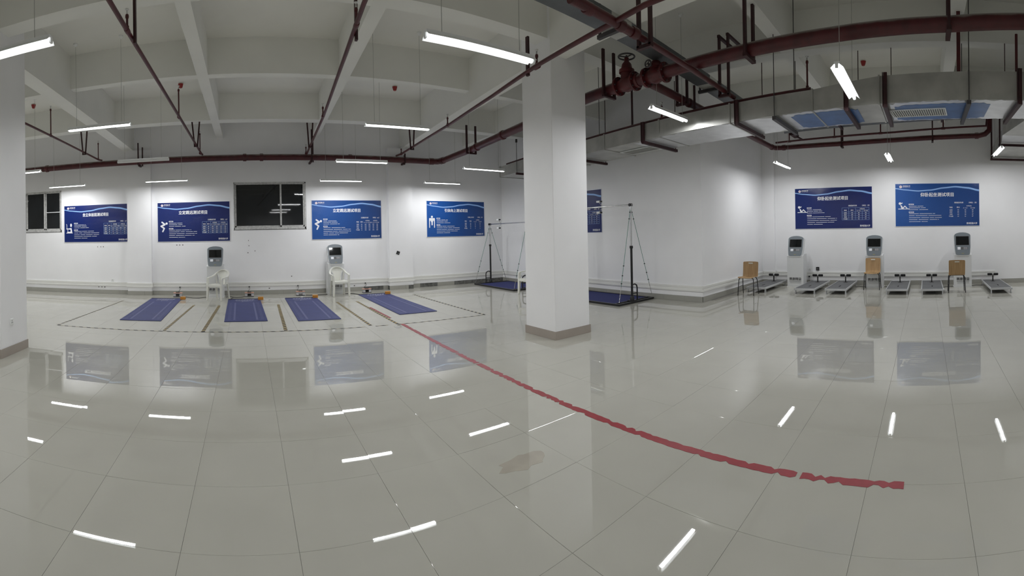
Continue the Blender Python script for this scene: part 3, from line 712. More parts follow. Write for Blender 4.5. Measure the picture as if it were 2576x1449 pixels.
LAMPS = [  # centre x, y, z, label
    (2.50, 9.10, 3.23, 'lit tube lamp above the second white chair'), (2.55, 6.92, 3.46, 'lit tube lamp crossing in front of the hanger left of the column'),
    (2.54, 11.44, 3.13, 'small lit tube lamp right over the pale blue long jump board'), (5.60, 11.47, 3.14, 'lit tube lamp right over the pull-up board on the back wall'),
    (5.56, 9.04, 3.19, 'lit tube lamp just left of the end of the air duct'), (-2.17, 11.49, 3.2, 'small lit tube lamp right over the navy long jump board'),
    (-5.16, 11.63, 3.22, 'lit tube lamp over the far left window'), (-2.54, 7.13, 3.59, 'large lit tube lamp near the left sprinkler pipe'),
    (5.66, 3.765, 3.42, 'lit tube lamp in front of the duct right of the column'), (10.5, 3.57, 3.23, 'lit tube lamp near the corner above the leftmost wooden chair'),
    (10.66, .88, 3.32, 'lit tube lamp between the two sit-up boards on the wall'), (10.46, -1.78, 3.43, 'lit tube lamp under the branch duct at the right edge'),
    (-5.45, 9.4, 3.32, 'lit tube lamp half hidden by the left column'), (2.1, 3.4, 3.31, 'largest lit tube lamp, high in front of the column'),
    (-2.2, 3.34, 3.32, 'lit tube lamp cut by the upper left corner'), (5.1, .92, 3.31, 'bright lit tube lamp in front of the air duct at right'),
]
UNSEEN = [(-6.3, 3.4, 3.4), (-6.3, 6.9, 3.4), (-2.2, -1.8, 3.4), (2.1, -1.8, 3.4), (-6.3, .8, 3.4), (-6.3, -1.8, 3.4), (10.5, -4.3, 3.4), (2.1, -4.3, 3.4), (-9.3, 9.2, 3.3), (-9.3, 11.5, 3.3)]
for i, (x, y, z) in enumerate(UNSEEN): LAMPS.append((x, y, z, 'lit tube lamp hanging outside the picture, behind or beside the camera'))
def soffit(x, y):                                    # what a lamp wire reaches when it goes up
    return SLAB
for i, (x, y, z, lab) in enumerate(LAMPS + [(-2.28, 9.3, 3.36, 'unlit white tube lamp hanging in front of the fire main')]):
    p = LO if i == len(LAMPS) else LP
    first = (i == 0 or i == len(LAMPS))
    o = p if first else copy_tree(p)
    if first: KIDS[p.name] = children(p)
    o.name = 'fluorescent_lamp'; o.location = (x, y, z + .033)
    tag(o, lab, 'lamp', 'hanging fluorescent lamps')
    if lab.startswith('lit tube lamp in front of the duct'): o.scale = (.85, 1, 1)
    for s in (-.42, .42):
        top = SLAB
        xx = x + s
        w = MB().tube([(s, 0, .022), (s*1.01, 0, top - z - .033 - .04)], .0035, 5).build('wire', 'lamp_chain', o)
        MB().lathe([(.008, -.06), (.04, -.025), (.04, 0)], s*1.01, 0, top - z - .033, 10).build('ceiling_cup', 'lamp_white', w, smooth=True)

# ------------------------------------------------------------------ information boards on the walls
PW, PH = 2.1, 1.13
def fig(f, kind, x, y):                              # pictograms; x,y in board units (u right from left edge, v up from bottom)
    if kind == 'jump':
        f.cap([(x+.06, y+.29), (x+.145, y+.225), (x+.03, y+.175), (x+.125, y+.11), (x+.08, y+.02)], .021)
        f.cap([(x+.135, y+.22), (x+.09, y+.20)], .027); f.disc(x+.195, y+.25, .033)
    elif kind == 'reach':
        f.rect(x, x+.215, y+.0, y+.018); f.rect(x+.03, x+.19, y+.018, y+.05)
        f.cap([(x+.01, y+.14), (x+.13, y+.14)], .013); f.cap([(x+.02, y+.14), (x+.018, y+.26), (x+.005, y+.285)], .007)
        f.poly([(x+.09, y+.155), (x+.175, y+.165), (x+.20, y+.03), (x+.14, y+.03), (x+.145, y+.12), (x+.09, y+.12)])
        f.disc(x+.16, y+.25, .030, ry=.055); f.cap([(x+.05, y+.04), (x+.05, y+.13)], .008)
    elif kind == 'pull':
        f.disc(x+.105, y+.355, .034); f.cap([(x+.02, y+.02), (x+.02, y+.30), (x+.19, y+.30), (x+.19, y+.02)], .014)
        f.poly([(x+.07, y+.31), (x+.14, y+.31), (x+.14, y+.19), (x+.07, y+.19)]); f.cap([(x+.05, y+.29), (x+.05, y+.24)], .016); f.cap([(x+.16, y+.29), (x+.16, y+.24)], .016)
        f.poly([(x+.085, y+.19), (x+.13, y+.19), (x+.13, y+.09), (x+.085, y+.09)])
    else:
        f.rect(x, x+.28, y, y+.018); f.disc(x+.045, y+.155, .033)
        f.poly([(x+.05, y+.12), (x+.09, y+.10), (x+.135, y+.02), (x+.08, y+.02)]); f.cap([(x+.05, y+.14), (x+.10, y+.165)], .013)
        f.cap([(x+.12, y+.028), (x+.165, y+.085), (x+.22, y+.028)], .012)
def board(loc, rotz, kind, title, blue, table, label, sx=1., sz=1., group='blue test information boards'):
    t = thing('information_board', label, 'sign', loc, rotz, group)
    t.scale = (sx, 1, sz); t.location.x -= .002 if rotz else 0; t.location.y -= 0 if rotz else .002; W, Hh = PW, PH; hw = W/2
    MB().box(-hw-.012, hw+.012, -.012, 0, -.012, Hh+.012).build('border', 'poster_white', t)
    MB().box(-hw, hw, -.016, -.0125, 0, Hh).build('panel', blue, t)
    U = lambda a: -hw + a*W
    Vv = lambda b: Hh*(1-b)
    # wavy ribbon
    f = Flat(.0175); n = 40; up = []; lo = []
    P = [(0, .107), (.1, .140), (.27, .173), (.42, .155), (.57, .105), (.715, .078), (.86, .105), (1., .165)]
    def wave(a):
        for (x0, y0), (x1, y1) in zip(P, P[1:]):
            if x0 <= a <= x1:
                s = (a-x0)/(x1-x0); return y0 + (y1-y0)*(s*s*(3-2*s)*.5 + s*.5)
        return P[-1][1]
    for i in range(n):
        a, b = i/n, (i+1)/n; ta, tb = .022+.020*a, .022+.020*b
        f.poly([(U(a), Vv(wave(a)+ta*.5)), (U(b), Vv(wave(b)+tb*.5)), (U(b), Vv(wave(b)-tb*.5)), (U(a), Vv(wave(a)-ta*.5))])
    f.build('ribbon', 'poster_sky', t)
    g = Flat(.0185)
    for i in range(n):
        a, b = i/n, (i+1)/n
        g.poly([(U(a), Vv(wave(a)-.009-.006*a)), (U(b), Vv(wave(b)-.009-.006*b)), (U(b), Vv(wave(b)-.002-.004*b)), (U(a), Vv(wave(a)-.002-.004*a))])
    g.build('ribbon_highlight', 'poster_sky_pale', t)
    f = Flat(.0185); f.text(title, U(.298), U(.692), Vv(.262), Hh*.088, bold=.018); f.build('title_lettering', 'poster_white', t)
    f = Flat(.0185); f.disc(U(.064), Vv(.07), .036, 24); e = f.build('emblem', 'poster_white', t)
    f = Flat(.0195); 
    for i in range(24):
        a, b = 2*PI*i/24, 2*PI*(i+1)/24; f.poly([(U(.064)+r*math.cos(q), Vv(.07)+r*math.sin(q)) for r, q in ((.027, a), (.030, a), (.030, b), (.027, b))])
    f.poly([(U(.064)-.012, Vv(.07)-.012), (U(.064)+.014, Vv(.07)-.006), (U(.064)+.004, Vv(.07)+.016), (U(.064)-.010, Vv(.07)+.008)]); f.build('emblem_mark', 'emblem_red', e)
    f = Flat(.0185); f.text('贵州民族大学', U(.089), U(.177), Vv(.056), Hh*.034, bold=.01); f.text('Guizhou Minzu University', U(.089), U(.177), Vv(.088), Hh*.012)
    f.build('university_lettering', 'poster_white', t)
    f = Flat(.0185); f.text('贵州民族大学', U(.845), U(.973), Vv(.944), Hh*.045, bold=.012); f.build('signature_lettering', 'poster_white', t)
    f = Flat(.0185); fig(f, kind, U(.032), Vv(.757 if kind != 'sit' else .60)); f.build('pictogram', 'poster_white', t)
    # small print: too fine to read in the photograph, set as broken lines
    f = Flat(.0185); rr = random.Random(len(title)*7+len(label))
    for y in (.486, .670): f.poly(rrect(U(.157), U(.219), Vv(y)-.016, Vv(y)+.016, .012))
    lines = [(.53, .347), (.567, .36), (.61, .39), (.707, .47), (.752, .55), (.80, .55), (.846, .515), (.893, .382)]
    for y, xe in lines:
        a = .160
        while a < xe - .01:
            b = min(xe, a + rr.uniform(.05, .16)); f.rect(U(a), U(b), Vv(y)-.0048, Vv(y)+.0048); a = b + rr.uniform(.006, .014)
    f.build('small_print', 'poster_white', t)['kind'] = 'stuff'
    for y in (.486, .670): f = Flat(.0195); [f.rect(U(.167+.0112*i), U(.1755+.0112*i), Vv(y)-.008, Vv(y)+.008) for i in range(4)]; f.build('heading_print', blue, t)
    # score table
    name, unit, xs_, heads, rows, grid = table
    f = Flat(.0185); f.text(name, U(.70), U(.808), Vv(.453), Hh*.034, bold=.012); f.text(unit, U(.874), U(.968), Vv(.453), Hh*.034, bold=.008)
    cx_ = [(a+b)/2 for a, b in zip(xs_, xs_[1:])]
    f.text('等级', U(cx_[0]), None, Vv(.565), Hh*.030, .012, True); f.text('得分', U(cx_[1]), None, Vv(.565), Hh*.030, .012, True)
    for k, h in enumerate(heads): 
        a, b = 2+2*k, 4+2*k; f.text(h, U((xs_[a]+xs_[b])/2), None, Vv(.532), Hh*.026, .008, True)
        f.text('大一大二', U(cx_[a]), None, Vv(.580), Hh*.022, .006, True); f.text('大三大四', U(cx_[a+1]), None, Vv(.580), Hh*.022, .006, True)
    for y, row in zip((.629, .676, .726, .775), rows):
        for c, s in zip(cx_, row): f.text(s, U(c), None, Vv(y), Hh*.028, .010, True)
    f.build('score_lettering', 'poster_white', t)['kind'] = 'stuff'
    if grid:
        f = Flat(.0182); w = .0022
        for y in (.503, .607, .651, .70, .752, .797): f.rect(U(xs_[0]), U(xs_[-1]), Vv(y)-w, Vv(y)+w)
        f.rect(U(xs_[2]), U(xs_[-1]), Vv(.556)-w, Vv(.556)+w)
        for k, x in enumerate(xs_): f.rect(U(x)-w, U(x)+w, Vv(.797), Vv(.503 if k < 3 or k % 2 == 0 else .556))
        f.build('score_grid', 'poster_sky_pale', t)
    return t
X6 = (.623, .68, .738, .794, .852, .91, .968); X4 = (.617, .704, .789, .876, .963)
G = ('优秀', '良好', '及格', '不及格'); S_ = ('90', '80', '60', '10')
def rows(*cols): return [(G[i], S_[i]) + tuple(c[i] for c in cols) for i in range(4)]
JUMP = ('立定跳远评分表', '（单位：cm）', X6, ('大学男生', '大学女生'), rows(('263','248','208','183'), ('265','250','210','185'), ('195','181','151','126'), ('196','182','152','127')))
REACH = ('坐位体前屈评分表', '（单位：cm）', X6, ('大学男生', '大学女生'), rows(('21.3','17.7','3.7','-1.3'), ('21.5','18.2','4.2','-0.8'), ('22.2','19','6','2'), ('22.4','19.5','6.5','2.5')))
PULL = ('引体向上评分表', '（单位：次）', X4, ('大学男生',), rows(('17','15','10','5'), ('18','16','11','6')))
SIT = ('仰卧起坐评分表', '（单位：次）', X4, ('大学女生',), rows(('52','46','26','16'), ('53','47','27','17')))
board((-4.545, YB, 1.572), 0, 'reach', '坐立体前屈测试项目', 'poster_navy', REACH + (True,), 'navy board for the seated forward bend, left of the pilaster')
board((-1.562, YB, 1.555), 0, 'jump', '立定跳远测试项目', 'poster_navy', JUMP + (True,), 'navy long jump board with score table, left of the middle window')
board((2.915, YB, 1.553), 0, 'jump', '立定跳远测试项目', 'poster_azure', JUMP + (False,), 'brighter blue long jump board, right of the middle window')
board((6.52, YB, 1.562), 0, 'pull', '引体向上测试项目', 'poster_azure', PULL + (False,), 'blue pull-up board beside the left pull-up rig')
board((SX, 8.77, 1.60), -PI/2, 'pull', '引体向上测试项目', 'poster_navy', PULL + (True,), 'navy pull-up board partly hidden by the middle column')
board((CX, 2.615, 1.600), -PI/2, 'sit', '仰卧起坐测试项目', 'poster_navy', SIT + (True,), 'navy sit-up board with score table on the right wall', 1.07, 1.03)
board((CX, -.34, 1.635), -PI/2, 'sit', '仰卧起坐测试项目', 'poster_azure', SIT + (False,), 'brighter blue sit-up board at the far right', 1.115, 1.045)

# ------------------------------------------------------------------ test kiosks
def kiosk(loc, rotz, label, h=1.40):
    t = thing('test_kiosk', label, 'kiosk', loc, rotz, 'grey and white test kiosks'); w = .235
    prof = [(.0, .02), (.0, .86), (.10, .90), (.34, .90), (.34, .02)]
    MB().prism(prof, lambda a, c: (-w, a, c), lambda a, c: (w, a, c)).build('cabinet', 'kiosk_white', t, bevel=.012)
    MB().box(-w-.008, w+.008, -.012, .352, 0, .02).build('plinth', 'kiosk_white', t)
    MB().box(-.17, .17, -.014, .004, .828, .846).build('ledge', 'white_plastic', t, bevel=.003, seg=1)
    # head: an outline tilted back, extruded
    z0 = .855; hh = (h - z0); lean = .17
    d = Vector((0, lean, hh)).normalized(); nrm = Vector((0, -d.z, d.y)); org = Vector((0, -.012, z0)); S = math.hypot(lean, hh)
    def outline(g):
        p = []
        p += [(-.155+.02, 0-g), (.155-.02, 0-g)] + arc(.135, .055, .055+g, -PI/2+.3, -.15, 4)
        p += [(.208+g, S*.34), (.218+g, S*.86)]
        p += [(.218*math.cos(q)*1.0 + (g if math.cos(q) > 0 else -g)*abs(math.cos(q)), S*.86 + (S*.14+g)*math.sin(q)) for q in [PI*.12*k for k in range(1, 8)] if 0 < q < PI]
        p += [(-.218-g, S*.86), (-.208-g, S*.34)] + [(-x, y) for x, y in reversed(arc(.135, .055, .055+g, -PI/2+.3, -.15, 4))]
        return p
    def m3(off): return lambda a, c: tuple(org + Vector((a, 0, 0)) + d*c + nrm*off)
    head = MB().prism(outline(.012), m3(-.11), m3(.0)).build('head_shell', 'kiosk_white', t)
    face = MB().prism(outline(0), m3(.0005), m3(.009)).build('face_panel', 'kiosk_grey', t)
    def plate(nm, x0, x1, a, b, o0, o1, m): return MB().prism([(x0, a), (x1, a), (x1, b), (x0, b)], m3(o0), m3(o1)).build(nm, m, face)
    plate('screen_frame', -.178, .178, S*.425, S*.835, .0092, .012, 'keypad'); plate('screen', -.170, .170, S*.44, S*.82, .0122, .0135, 'screen_black')
    plate('card_label', -.135, -.055, S*.235, S*.35, .0092, .012, 'sticker'); plate('keypad', -.045, .135, S*.24, S*.345, .0092, .011, 'keypad')
    me = MB().prism([(-.010, -.006), (.010, -.006), (.010, .006), (-.010, .006)], m3(.0112), m3(.014)).mesh('key', 'device_grey')
    for i in range(4):
        for j in range(3):
            k = link('key', me, face); v_ = Vector((.035+i*.026, 0, 0)) + d*(S*(.258+.034*j)); k.location = v_
    plate('maker_plate', -.03, .03, S*.06, S*.075, .0092, .0105, 'hose_yellow')
    f = Flat(.003); f.text('赛康精益', -.172, .172, .222, .072, bold=.02); f.build('maker_lettering', 'kiosk_text', t)
    f = Flat(.003)
    for y, a in ((.155, .165), (.115, .15)):
        x = -a
        while x < a: f.rect(x, x+.014, y-.008 if y > .13 else y-.005, y+.008 if y > .13 else y+.005); x += .021
    f.build('small_print', 'kiosk_text', t)['kind'] = 'stuff'
    return t
kiosk((-.91, 11.84, 0), 0, 'test kiosk behind the turned white chair at left')
kiosk((2.46, 11.93, 0), 0, 'test kiosk with glare on its screen behind the second white chair')
kiosk((11.37, 3.56, 0), -PI/2, 'test kiosk nearest the corner, no chair before it')
kiosk((11.42, 1.38, 0), -PI/2, 'middle kiosk on the right wall, behind the chair facing out')
kiosk((11.40, -.98, 0), -PI/2, 'rightmost test kiosk behind the chair seen from its back', 1.45)

# ------------------------------------------------------------------ plywood chairs
def ply_chair(loc, rotz, label):
    t = thing('plywood_chair', label, 'chair', loc, rotz, 'plywood chairs by the right wall')   # faces local -y
    prof = [(-.20, .425), (-.185, .437), (-.14, .440), (.0, .432), (.10, .430), (.15, .436), (.178, .460), (.190, .50), (.205, .62), (.222, .80)]
    cols = [-1, -.92, -.5, 0, .5, .92, 1]; wid = lambda i: .195 if i < 3 else .19 + .01*i/9
    b = MB(); n = len(cols); V = []
    for k, th in ((0, 0.), (1, .011)):
        for i, (y, z) in enumerate(prof):
            for c in cols:
                x = c*wid(i); dip = .012*(c*c) if i < 5 else 0; fwd = -.02*(c*c) if i >= 6 else 0
                zz = z + dip; yy = y + fwd
                if i == len(prof)-1: zz = z - (.025 if abs(c) == 1 else (.006 if abs(c) > .9 else 0))
                if i == 0: yy = y + (.02 if abs(c) == 1 else (.004 if abs(c) > .9 else 0))
                V.append((x, yy + (th if i >= 6 else 0), zz - (th if i < 6 else 0)))
    N = len(prof)*n; Fc = []
    for i in range(len(prof)-1):
        for j in range(n-1):
            a = i*n+j
            Fc += [(a, a+1, a+n+1, a+n), (N+a+n, N+a+n+1, N+a+1, N+a)]
    for i in range(len(prof)-1):
        for j in (0, n-1):
            a = i*n+j; Fc.append((a, a+n, N+a+n, N+a))
    for j in range(n-1):
        for i in (0, len(prof)-1):
            a = i*n+j; Fc.append((a, a+1, N+a+1, N+a))
    sh = b.add(V, Fc).build('seat_shell', 'plywood', t, smooth=True)
    # handle slot in the back, seen as a pale rounded recess on both faces
    for off, y in ((0, .198), (1, .232)):
        MB().prism(rrect(-.058, .058, .745, .772, .012), lambda a, c: (a, y + (c-.76)*.09, c), lambda a, c: (a, y+.004 + (c-.76)*.09, c)).build('handle_slot', 'cream_plastic', sh)
    def uframe(y0, yt):
        p = [(-.205, y0, 0), (-.19, yt+(y0-yt)*.18, .36), (-.178, yt, .405), (-.14, yt, .424), (.14, yt, .424), (.178, yt, .405), (.19, yt+(y0-yt)*.18, .36), (.205, y0, 0)]
        return MB().tube(p, .011, 8)
    for nm, y0, yt in (('leg_frame', -.175, -.13), ('leg_frame', .19, .11)): uframe(y0, yt).build(nm, 'black_steel', t, smooth=True)
    for s in (-1, 1): MB().tube([(s*.197, -.155, .20), (s*.197, .165, .215)], .007, 8).build('stretcher', 'black_steel', t, smooth=True)
    return t
ply_chair((9.72, 4.26, 0), -PI/2 + .05, 'leftmost plywood chair, standing before the nook wall')
ply_chair((11.17, 1.40, 0), -PI/2, 'plywood chair facing out before the middle kiosk')
ply_chair((10.60, -.75, 0), PI/2, 'plywood chair seen from its back before the rightmost kiosk')

# ------------------------------------------------------------------ white plastic armchairs
def plastic_chair(loc, rotz, label):
    t = thing('plastic_armchair', label, 'chair', loc, rotz, 'white plastic armchairs'); t.scale = (.91, .95, .985)       # faces local -y
    # seat
    b = MB(); n = 7; V = []; ys = [-.21, -.19, -.1, .0, .1, .19]
    for th in (0, .012):
        for i, y in enumerate(ys):
            for j in range(n):
                c = -1 + 2*j/(n-1); w = .215 - .02*i/5
                V.append((c*w, y, .405 + .018*c*c - .012*(y+.2) - th - (.016 if i == 0 else 0)))
    N = len(ys)*n; Fc = []
    for i in range(len(ys)-1):
        for j in range(n-1):
            a = i*n+j; Fc += [(a, a+1, a+n+1, a+n), (N+a+n, N+a+n+1, N+a+1, N+a)]
    for i in range(len(ys)-1):
        for j in (0, n-1): a = i*n+j; Fc.append((a, a+n, N+a+n, N+a))
    for j in range(n-1):
        for i in (0, len(ys)-1): a = i*n+j; Fc.append((a, a+1, N+a+1, N+a))
    b.add(V, Fc).build('seat', 'cream_plastic', t, smooth=True)
    MB().bar((-.20, -.216, .382), (.20, -.216, .382), .014, .06).build('seat_apron', 'cream_plastic', t, bevel=.004, seg=1)
    # back panel: vase-shaped, curved
    b = MB(); V = []; rowsz = [(.40, .125), (.46, .122), (.54, .130), (.62, .155), (.69, .175), (.735, .16), (.765, .10)]; n = 7
    for th in (0, .010):
        for z, w in rowsz:
            for j in range(n):
                c = -1 + 2*j/(n-1); V.append((c*w, .20 + (z-.40)*.22 + .03 - .05*(c*w/.165)**2 + th, z))
    N = len(rowsz)*n; Fc = []
    for i in range(len(rowsz)-1):
        for j in range(n-1): a = i*n+j; Fc += [(a, a+1, a+n+1, a+n), (N+a+n, N+a+n+1, N+a+1, N+a)]
    for i in range(len(rowsz)-1):
        for j in (0, n-1): a = i*n+j; Fc.append((a, a+n, N+a+n, N+a))
    for j in range(n-1):
        for i in (0, len(rowsz)-1): a = i*n+j; Fc.append((a, a+1, N+a+1, N+a))
    b.add(V, Fc).build('backrest', 'cream_plastic', t, smooth=True)
    # one rim: arm, over the back, other arm
    rim = bez([(-.245, -.20, .575), (-.262, -.10, .59), (-.265, .03, .60), (-.245, .15, .635), (-.20, .235, .70), (-.12, .285, .76), (0, .30, .785), (.12, .285, .76), (.20, .235, .70), (.245, .15, .635), (.265, .03, .60), (.262, -.10, .59), (.245, -.20, .575)], 4)
    b = MB()
    for p, q in zip(rim, rim[1:]): b.bar(p, q, .058, .026)
    me = b.build('arm_rim', 'cream_plastic', t)
    for s in (-1, 1):
        MB().hull([(s*.215, -.24, 0), (s*.265, -.24, 0), (s*.265, -.195, 0), (s*.215, -.195, 0)], [(s*.185, -.228, .415), (s*.264, -.228, .415), (s*.262, -.15, .415), (s*.190, -.15, .415)]).build('leg', 'cream_plastic', t, bevel=.006, seg=1)
        MB().hull([(s*.185, .235, 0), (s*.235, .235, 0), (s*.235, .265, 0), (s*.185, .265, 0)], [(s*.165, .185, .42), (s*.222, .15, .42), (s*.228, .19, .42), (s*.17, .225, .42)]).build('leg', 'cream_plastic', t, bevel=.006, seg=1)
        MB().hull([(s*.205, -.226, .413), (s*.263, -.226, .413), (s*.26, -.155, .413), (s*.205, -.155, .413)], [(s*.218, -.22, .572), (s*.27, -.215, .572), (s*.27, -.14, .572), (s*.218, -.14, .572)]).build('arm_post', 'cream_plastic', t, bevel=.004, seg=1)
        pts = bez([(s*.10, .205, .41), (s*.105, .225, .52), (s*.14, .238, .62), (s*.19, .235, .69)], 3); bb = MB()
        for p, q in zip(pts, pts[1:]): bb.bar(p, q, .014, .03)
        bb.build('back_rib', 'white_plastic', t)
        pts = bez([(s*.17, .19, .41), (s*.20, .20, .52), (s*.215, .215, .66)], 3); bb = MB()
        for p, q in zip(pts, pts[1:]): bb.bar(p, q, .022, .03)
        bb.build('back_post', 'cream_plastic', t)
    return t
plastic_chair((-.80, 11.43, 0), -.50, 'white plastic armchair turned left before the left kiosk')
plastic_chair((2.47, 11.56, 0), .06, 'white plastic armchair facing straight out before the glaring kiosk')
plastic_chair((6.92, 9.08, 0), -PI/2, 'white plastic armchair half hidden behind the middle column')

# ------------------------------------------------------------------ pull-up rigs
def rig(loc, L, label, zt, near_sensor):
    # local: x 0..1.27 across, y 0..L along the bar, posts on x = .57
    t = thing('pull_up_rig', label, 'exercise rig', loc, 0, 'pull-up rigs on blue mats'); W = 1.27; px = .57
    b = MB()
    b.box(0, W, 0, .05, .005, .045); b.box(0, W, L-.05, L, .005, .045); b.box(0, .05, .05, L-.05, .005, .045); b.box(W-.05, W, .05, L-.05, .005, .045)
    b.box(.05, W-.05, .16, .20, .005, .04); b.box(.05, W-.05, L-.20, L-.16, .005, .04)
    b.build('base_frame', 'black_steel', t, bevel=.004, seg=1)
    MB().box(.06, W-.06, .21, L-.21, .0, .036).build('landing_mat', 'mat_blue_deep', t, bevel=.006, seg=1)
    for s, y in ((-1, .10), (1, L-.10)):
        MB().lathe([(.05, .0), (.05, .08), (.04, .10)], px, y, .045, 12).box(px-.09, px+.09, y-.07, y+.07, .045, .058).build('post_foot', 'black_steel', t, smooth=True)
        MB().tube([(px, y, .05), (px, y, 1.26)], .027, 12).lathe([(.038, 0), (.04, .03), (.038, .06)], px, y, 1.22, 12).build('post', 'black_steel', t, smooth=True)
        MB().tube([(px, y, 1.2), (px, y, zt-.02)], .022, 12).build('upper_post', 'chrome', t, smooth=True)
        MB().tube([(px-.04, y, zt), (px+.04, y, zt)], .035, 12).build('bar_clamp', 'black_steel', t, smooth=True)
        yy = y - s*.0
        hp = [(px+.02, y+s*.0, .40), (px+.10, y-s*.0, .41), (px+.165, y, .38), (px+.185, y, .32), (px+.185, y, .05)]
        hp = [(px + (a-px)*(-1 if near_sensor else 1), b_, c) for a, b_, c in hp]
        sgn = -1 if near_sensor else 1
        MB().tube(hp, .016, 8).tube([(px, y, .2), (px+sgn*.185, y, .2)], .012, 8).build('step_handle', 'black_steel', t, smooth=True)
        for xe in (.03, W-.03):
            ye = .025 if s < 0 else L-.025
            p, q = Vector((px, y, zt-.04)), Vector((xe, ye, .05)); u = q - p
            c = MB().tube([p, p+u*.83], .0055, 6).build('stay_cable', 'steel_rope', t)
            for k in (.06, .13, .62, .72, .80): MB().bar(p+u*k-Vector((.012,0,0)), p+u*k+Vector((.012,0,0)), .02, .02).build('cable_clip', 'black_steel', c)
            ch = MB(); k = .83
            while k < .985: ch.tube([p+u*k+Vector((.012,0,0)), p+u*(k+.03)-Vector((.006,0,0)), p+u*(k+.032)], .0045, 5); ch.tube([p+u*k-Vector((.012,0,0)), p+u*(k+.03)+Vector((.006,0,0))], .0045, 5); k += .032
            ch.build('turnbuckle', 'chrome', c)
    MB().tube([(px, .06, zt), (px, L-.06, zt)], .016, 12).build('pull_up_bar', 'chrome', t, smooth=True)
    ys = L - .78 if near_sensor else .95
    br = MB().tube([(px-.06, ys+.08, zt+.12), (px, ys, zt), (px-.06, ys+.08, zt-.13)], .008, 6).build('sensor_bracket', 'chrome', t)
    for dz in (.125, -.135):
        s_ = MB().box(px-.095, px-.025, ys+.02, ys+.13, zt+dz-.024, zt+dz+.024).build('sensor', 'white_plastic', br, bevel=.008, seg=1)
        MB().box(px-.09, px-.03, ys-.01, ys+.02, zt+dz-.019, zt+dz+.019).build('sensor_lens', 'black_steel', s_)
    return t
rig((6.92, 9.82, 0), 2.19, 'pull-up rig beyond the column, against the back corner', 1.93, True)
rig((6.97, 6.03, 0), 2.25, 'pull-up rig between the column and the jutting corner', 2.2, False)

# ------------------------------------------------------------------ long jump mats and their kit
def jump_mat(cx, y0, y1, rz, label):
    L = y1 - y0; w = .42
    t = thing('jump_mat', label, 'mat', (cx, y0, 0), rz, 'blue long jump measuring mats')
    MB().box(-w, w, 0, L, .001, .012).build('mat_sheet', 'mat_blue', t, bevel=.003, seg=1)
    f = MB(); Zm = .0128
    def q(x0, x1, a, b, m=f): m.add([(x0, a, Zm), (x1, a, Zm), (x1, b, Zm), (x0, b, Zm)], [(0,1,2,3)])
    for i in range(56):
        y = .12 + i*(L-.75)/56
        for s in (-1, 1): q(s*.36, s*(.30 if i % 5 else .27), y, y+.016)
    for s in (-1, 1): q(s*.245, s*.205, .12, L-.65)
    f.build('distance_scale', 'mat_print', t, fix=False)['kind'] = 'stuff'
    g = MB()
    for i in range(14):
        x = -.21 + i*.032; h = .045 if 4 < i < 10 else .02; q(x, x+.022, L-.42, L-.42+h, g)
    q(-.06, -.045, L-.50, L-.46, g)
    for i in range(7):                                # white emblem strokes near the take-off line
        x = -.24 + i*.07; g.add([(x, L-.20, Zm), (x+.05, L-.14, Zm), (x+.09, L-.15, Zm), (x+.04, L-.215, Zm)], [(0,1,2,3)])
    g.build('mat_print', 'mat_print_white', t, fix=False)['kind'] = 'stuff'
    MB().bar((-w+.01, L-.012, .014), (w-.01, L-.012, .014), .02, .012).build('end_strip', 'black_rubber', t)
    return t
def kit(bx, by, dx, dy, ox, lab_b, lab_d, lab_o):
    b = MB().box(-.07, .07, -.045, .045, 0, .075)
    o = tag(b.build('sensor_box', 'orange_box', None, bevel=.006, seg=1, loc=(bx, by, .0128)), lab_b, 'sensor box', 'orange sensor boxes on the jump mats')
    t = thing('display_unit', lab_d, 'display unit', (dx, dy, 0), 0, 'jump distance display units')
    MB().prism([(-.045, .012), (.06, .012), (.06, .10), (-.02, .10)], lambda a, c: (-.12, a, c), lambda a, c: (.12, a, c)).build('case', 'device_grey', t, bevel=.006, seg=1)
    MB().box(-.12, .12, -.055, .06, .0, .012).build('base', 'black_rubber', t)
    MB().box(-.13, .13, -.04, .075, .1002, .118).build('lid', 'peach', t, bevel=.006, seg=1)
    MB().box(-.055, .055, -.012, .045, .1182, .135).build('handle', 'black_rubber', t, bevel=.004, seg=1)
    MB().prism([(-.047, .028), (-.037, .028), (-.016, .085), (-.026, .085)], lambda a, c: (-.05, a-.004, c), lambda a, c: (.05, a-.004, c)).build('lcd', 'screen_black', t)
    s = thing('wall_socket', lab_o, 'socket', (ox, YB, .215), 0, 'wall sockets behind the display units')
    MB().box(-.043, .043, -.012, 0, -.043, .043).build('plate', 'white_plastic', s, bevel=.003, seg=1)
    MB().tube([(0, -.012, .012), (0, -.045, .012)], .018, 8).build('plug', 'black_rubber', s)
    c = MB().tube(bez([(ox, YB-.045, .227), (ox+.01, YB-.08, .17), (ox+(dx-ox)*.4-.03, YB-.1, .10), (dx+.03, dy+.11, .04), (dx+.02, dy+.066, .05)], 5), .005, 6).build('power_cable', 'cable_black', t)
    c.matrix_parent_inverse = Matrix.Translation((-dx, -dy, 0))
jump_mat(-2.14, 8.32, 11.55, .025, 'leftmost blue jump mat')
jump_mat(-.06, 8.32, 11.4, .02, 'second blue jump mat from the left')
jump_mat(1.36, 8.22, 11.4, -.005, 'third blue jump mat from the left')
jump_mat(3.41, 8.23, 11.5, .0, 'rightmost blue jump mat, beside the red line')
kit(-1.74, 11.36, -1.98, 11.98, -1.98, 'orange box on the leftmost jump mat', 'small display unit behind the leftmost jump mat', 'socket left of the left kiosk')
kit(.31, 11.2, .02, 11.95, .02, 'orange box on the second jump mat', 'small display unit right of the left kiosk', 'socket below the middle window')
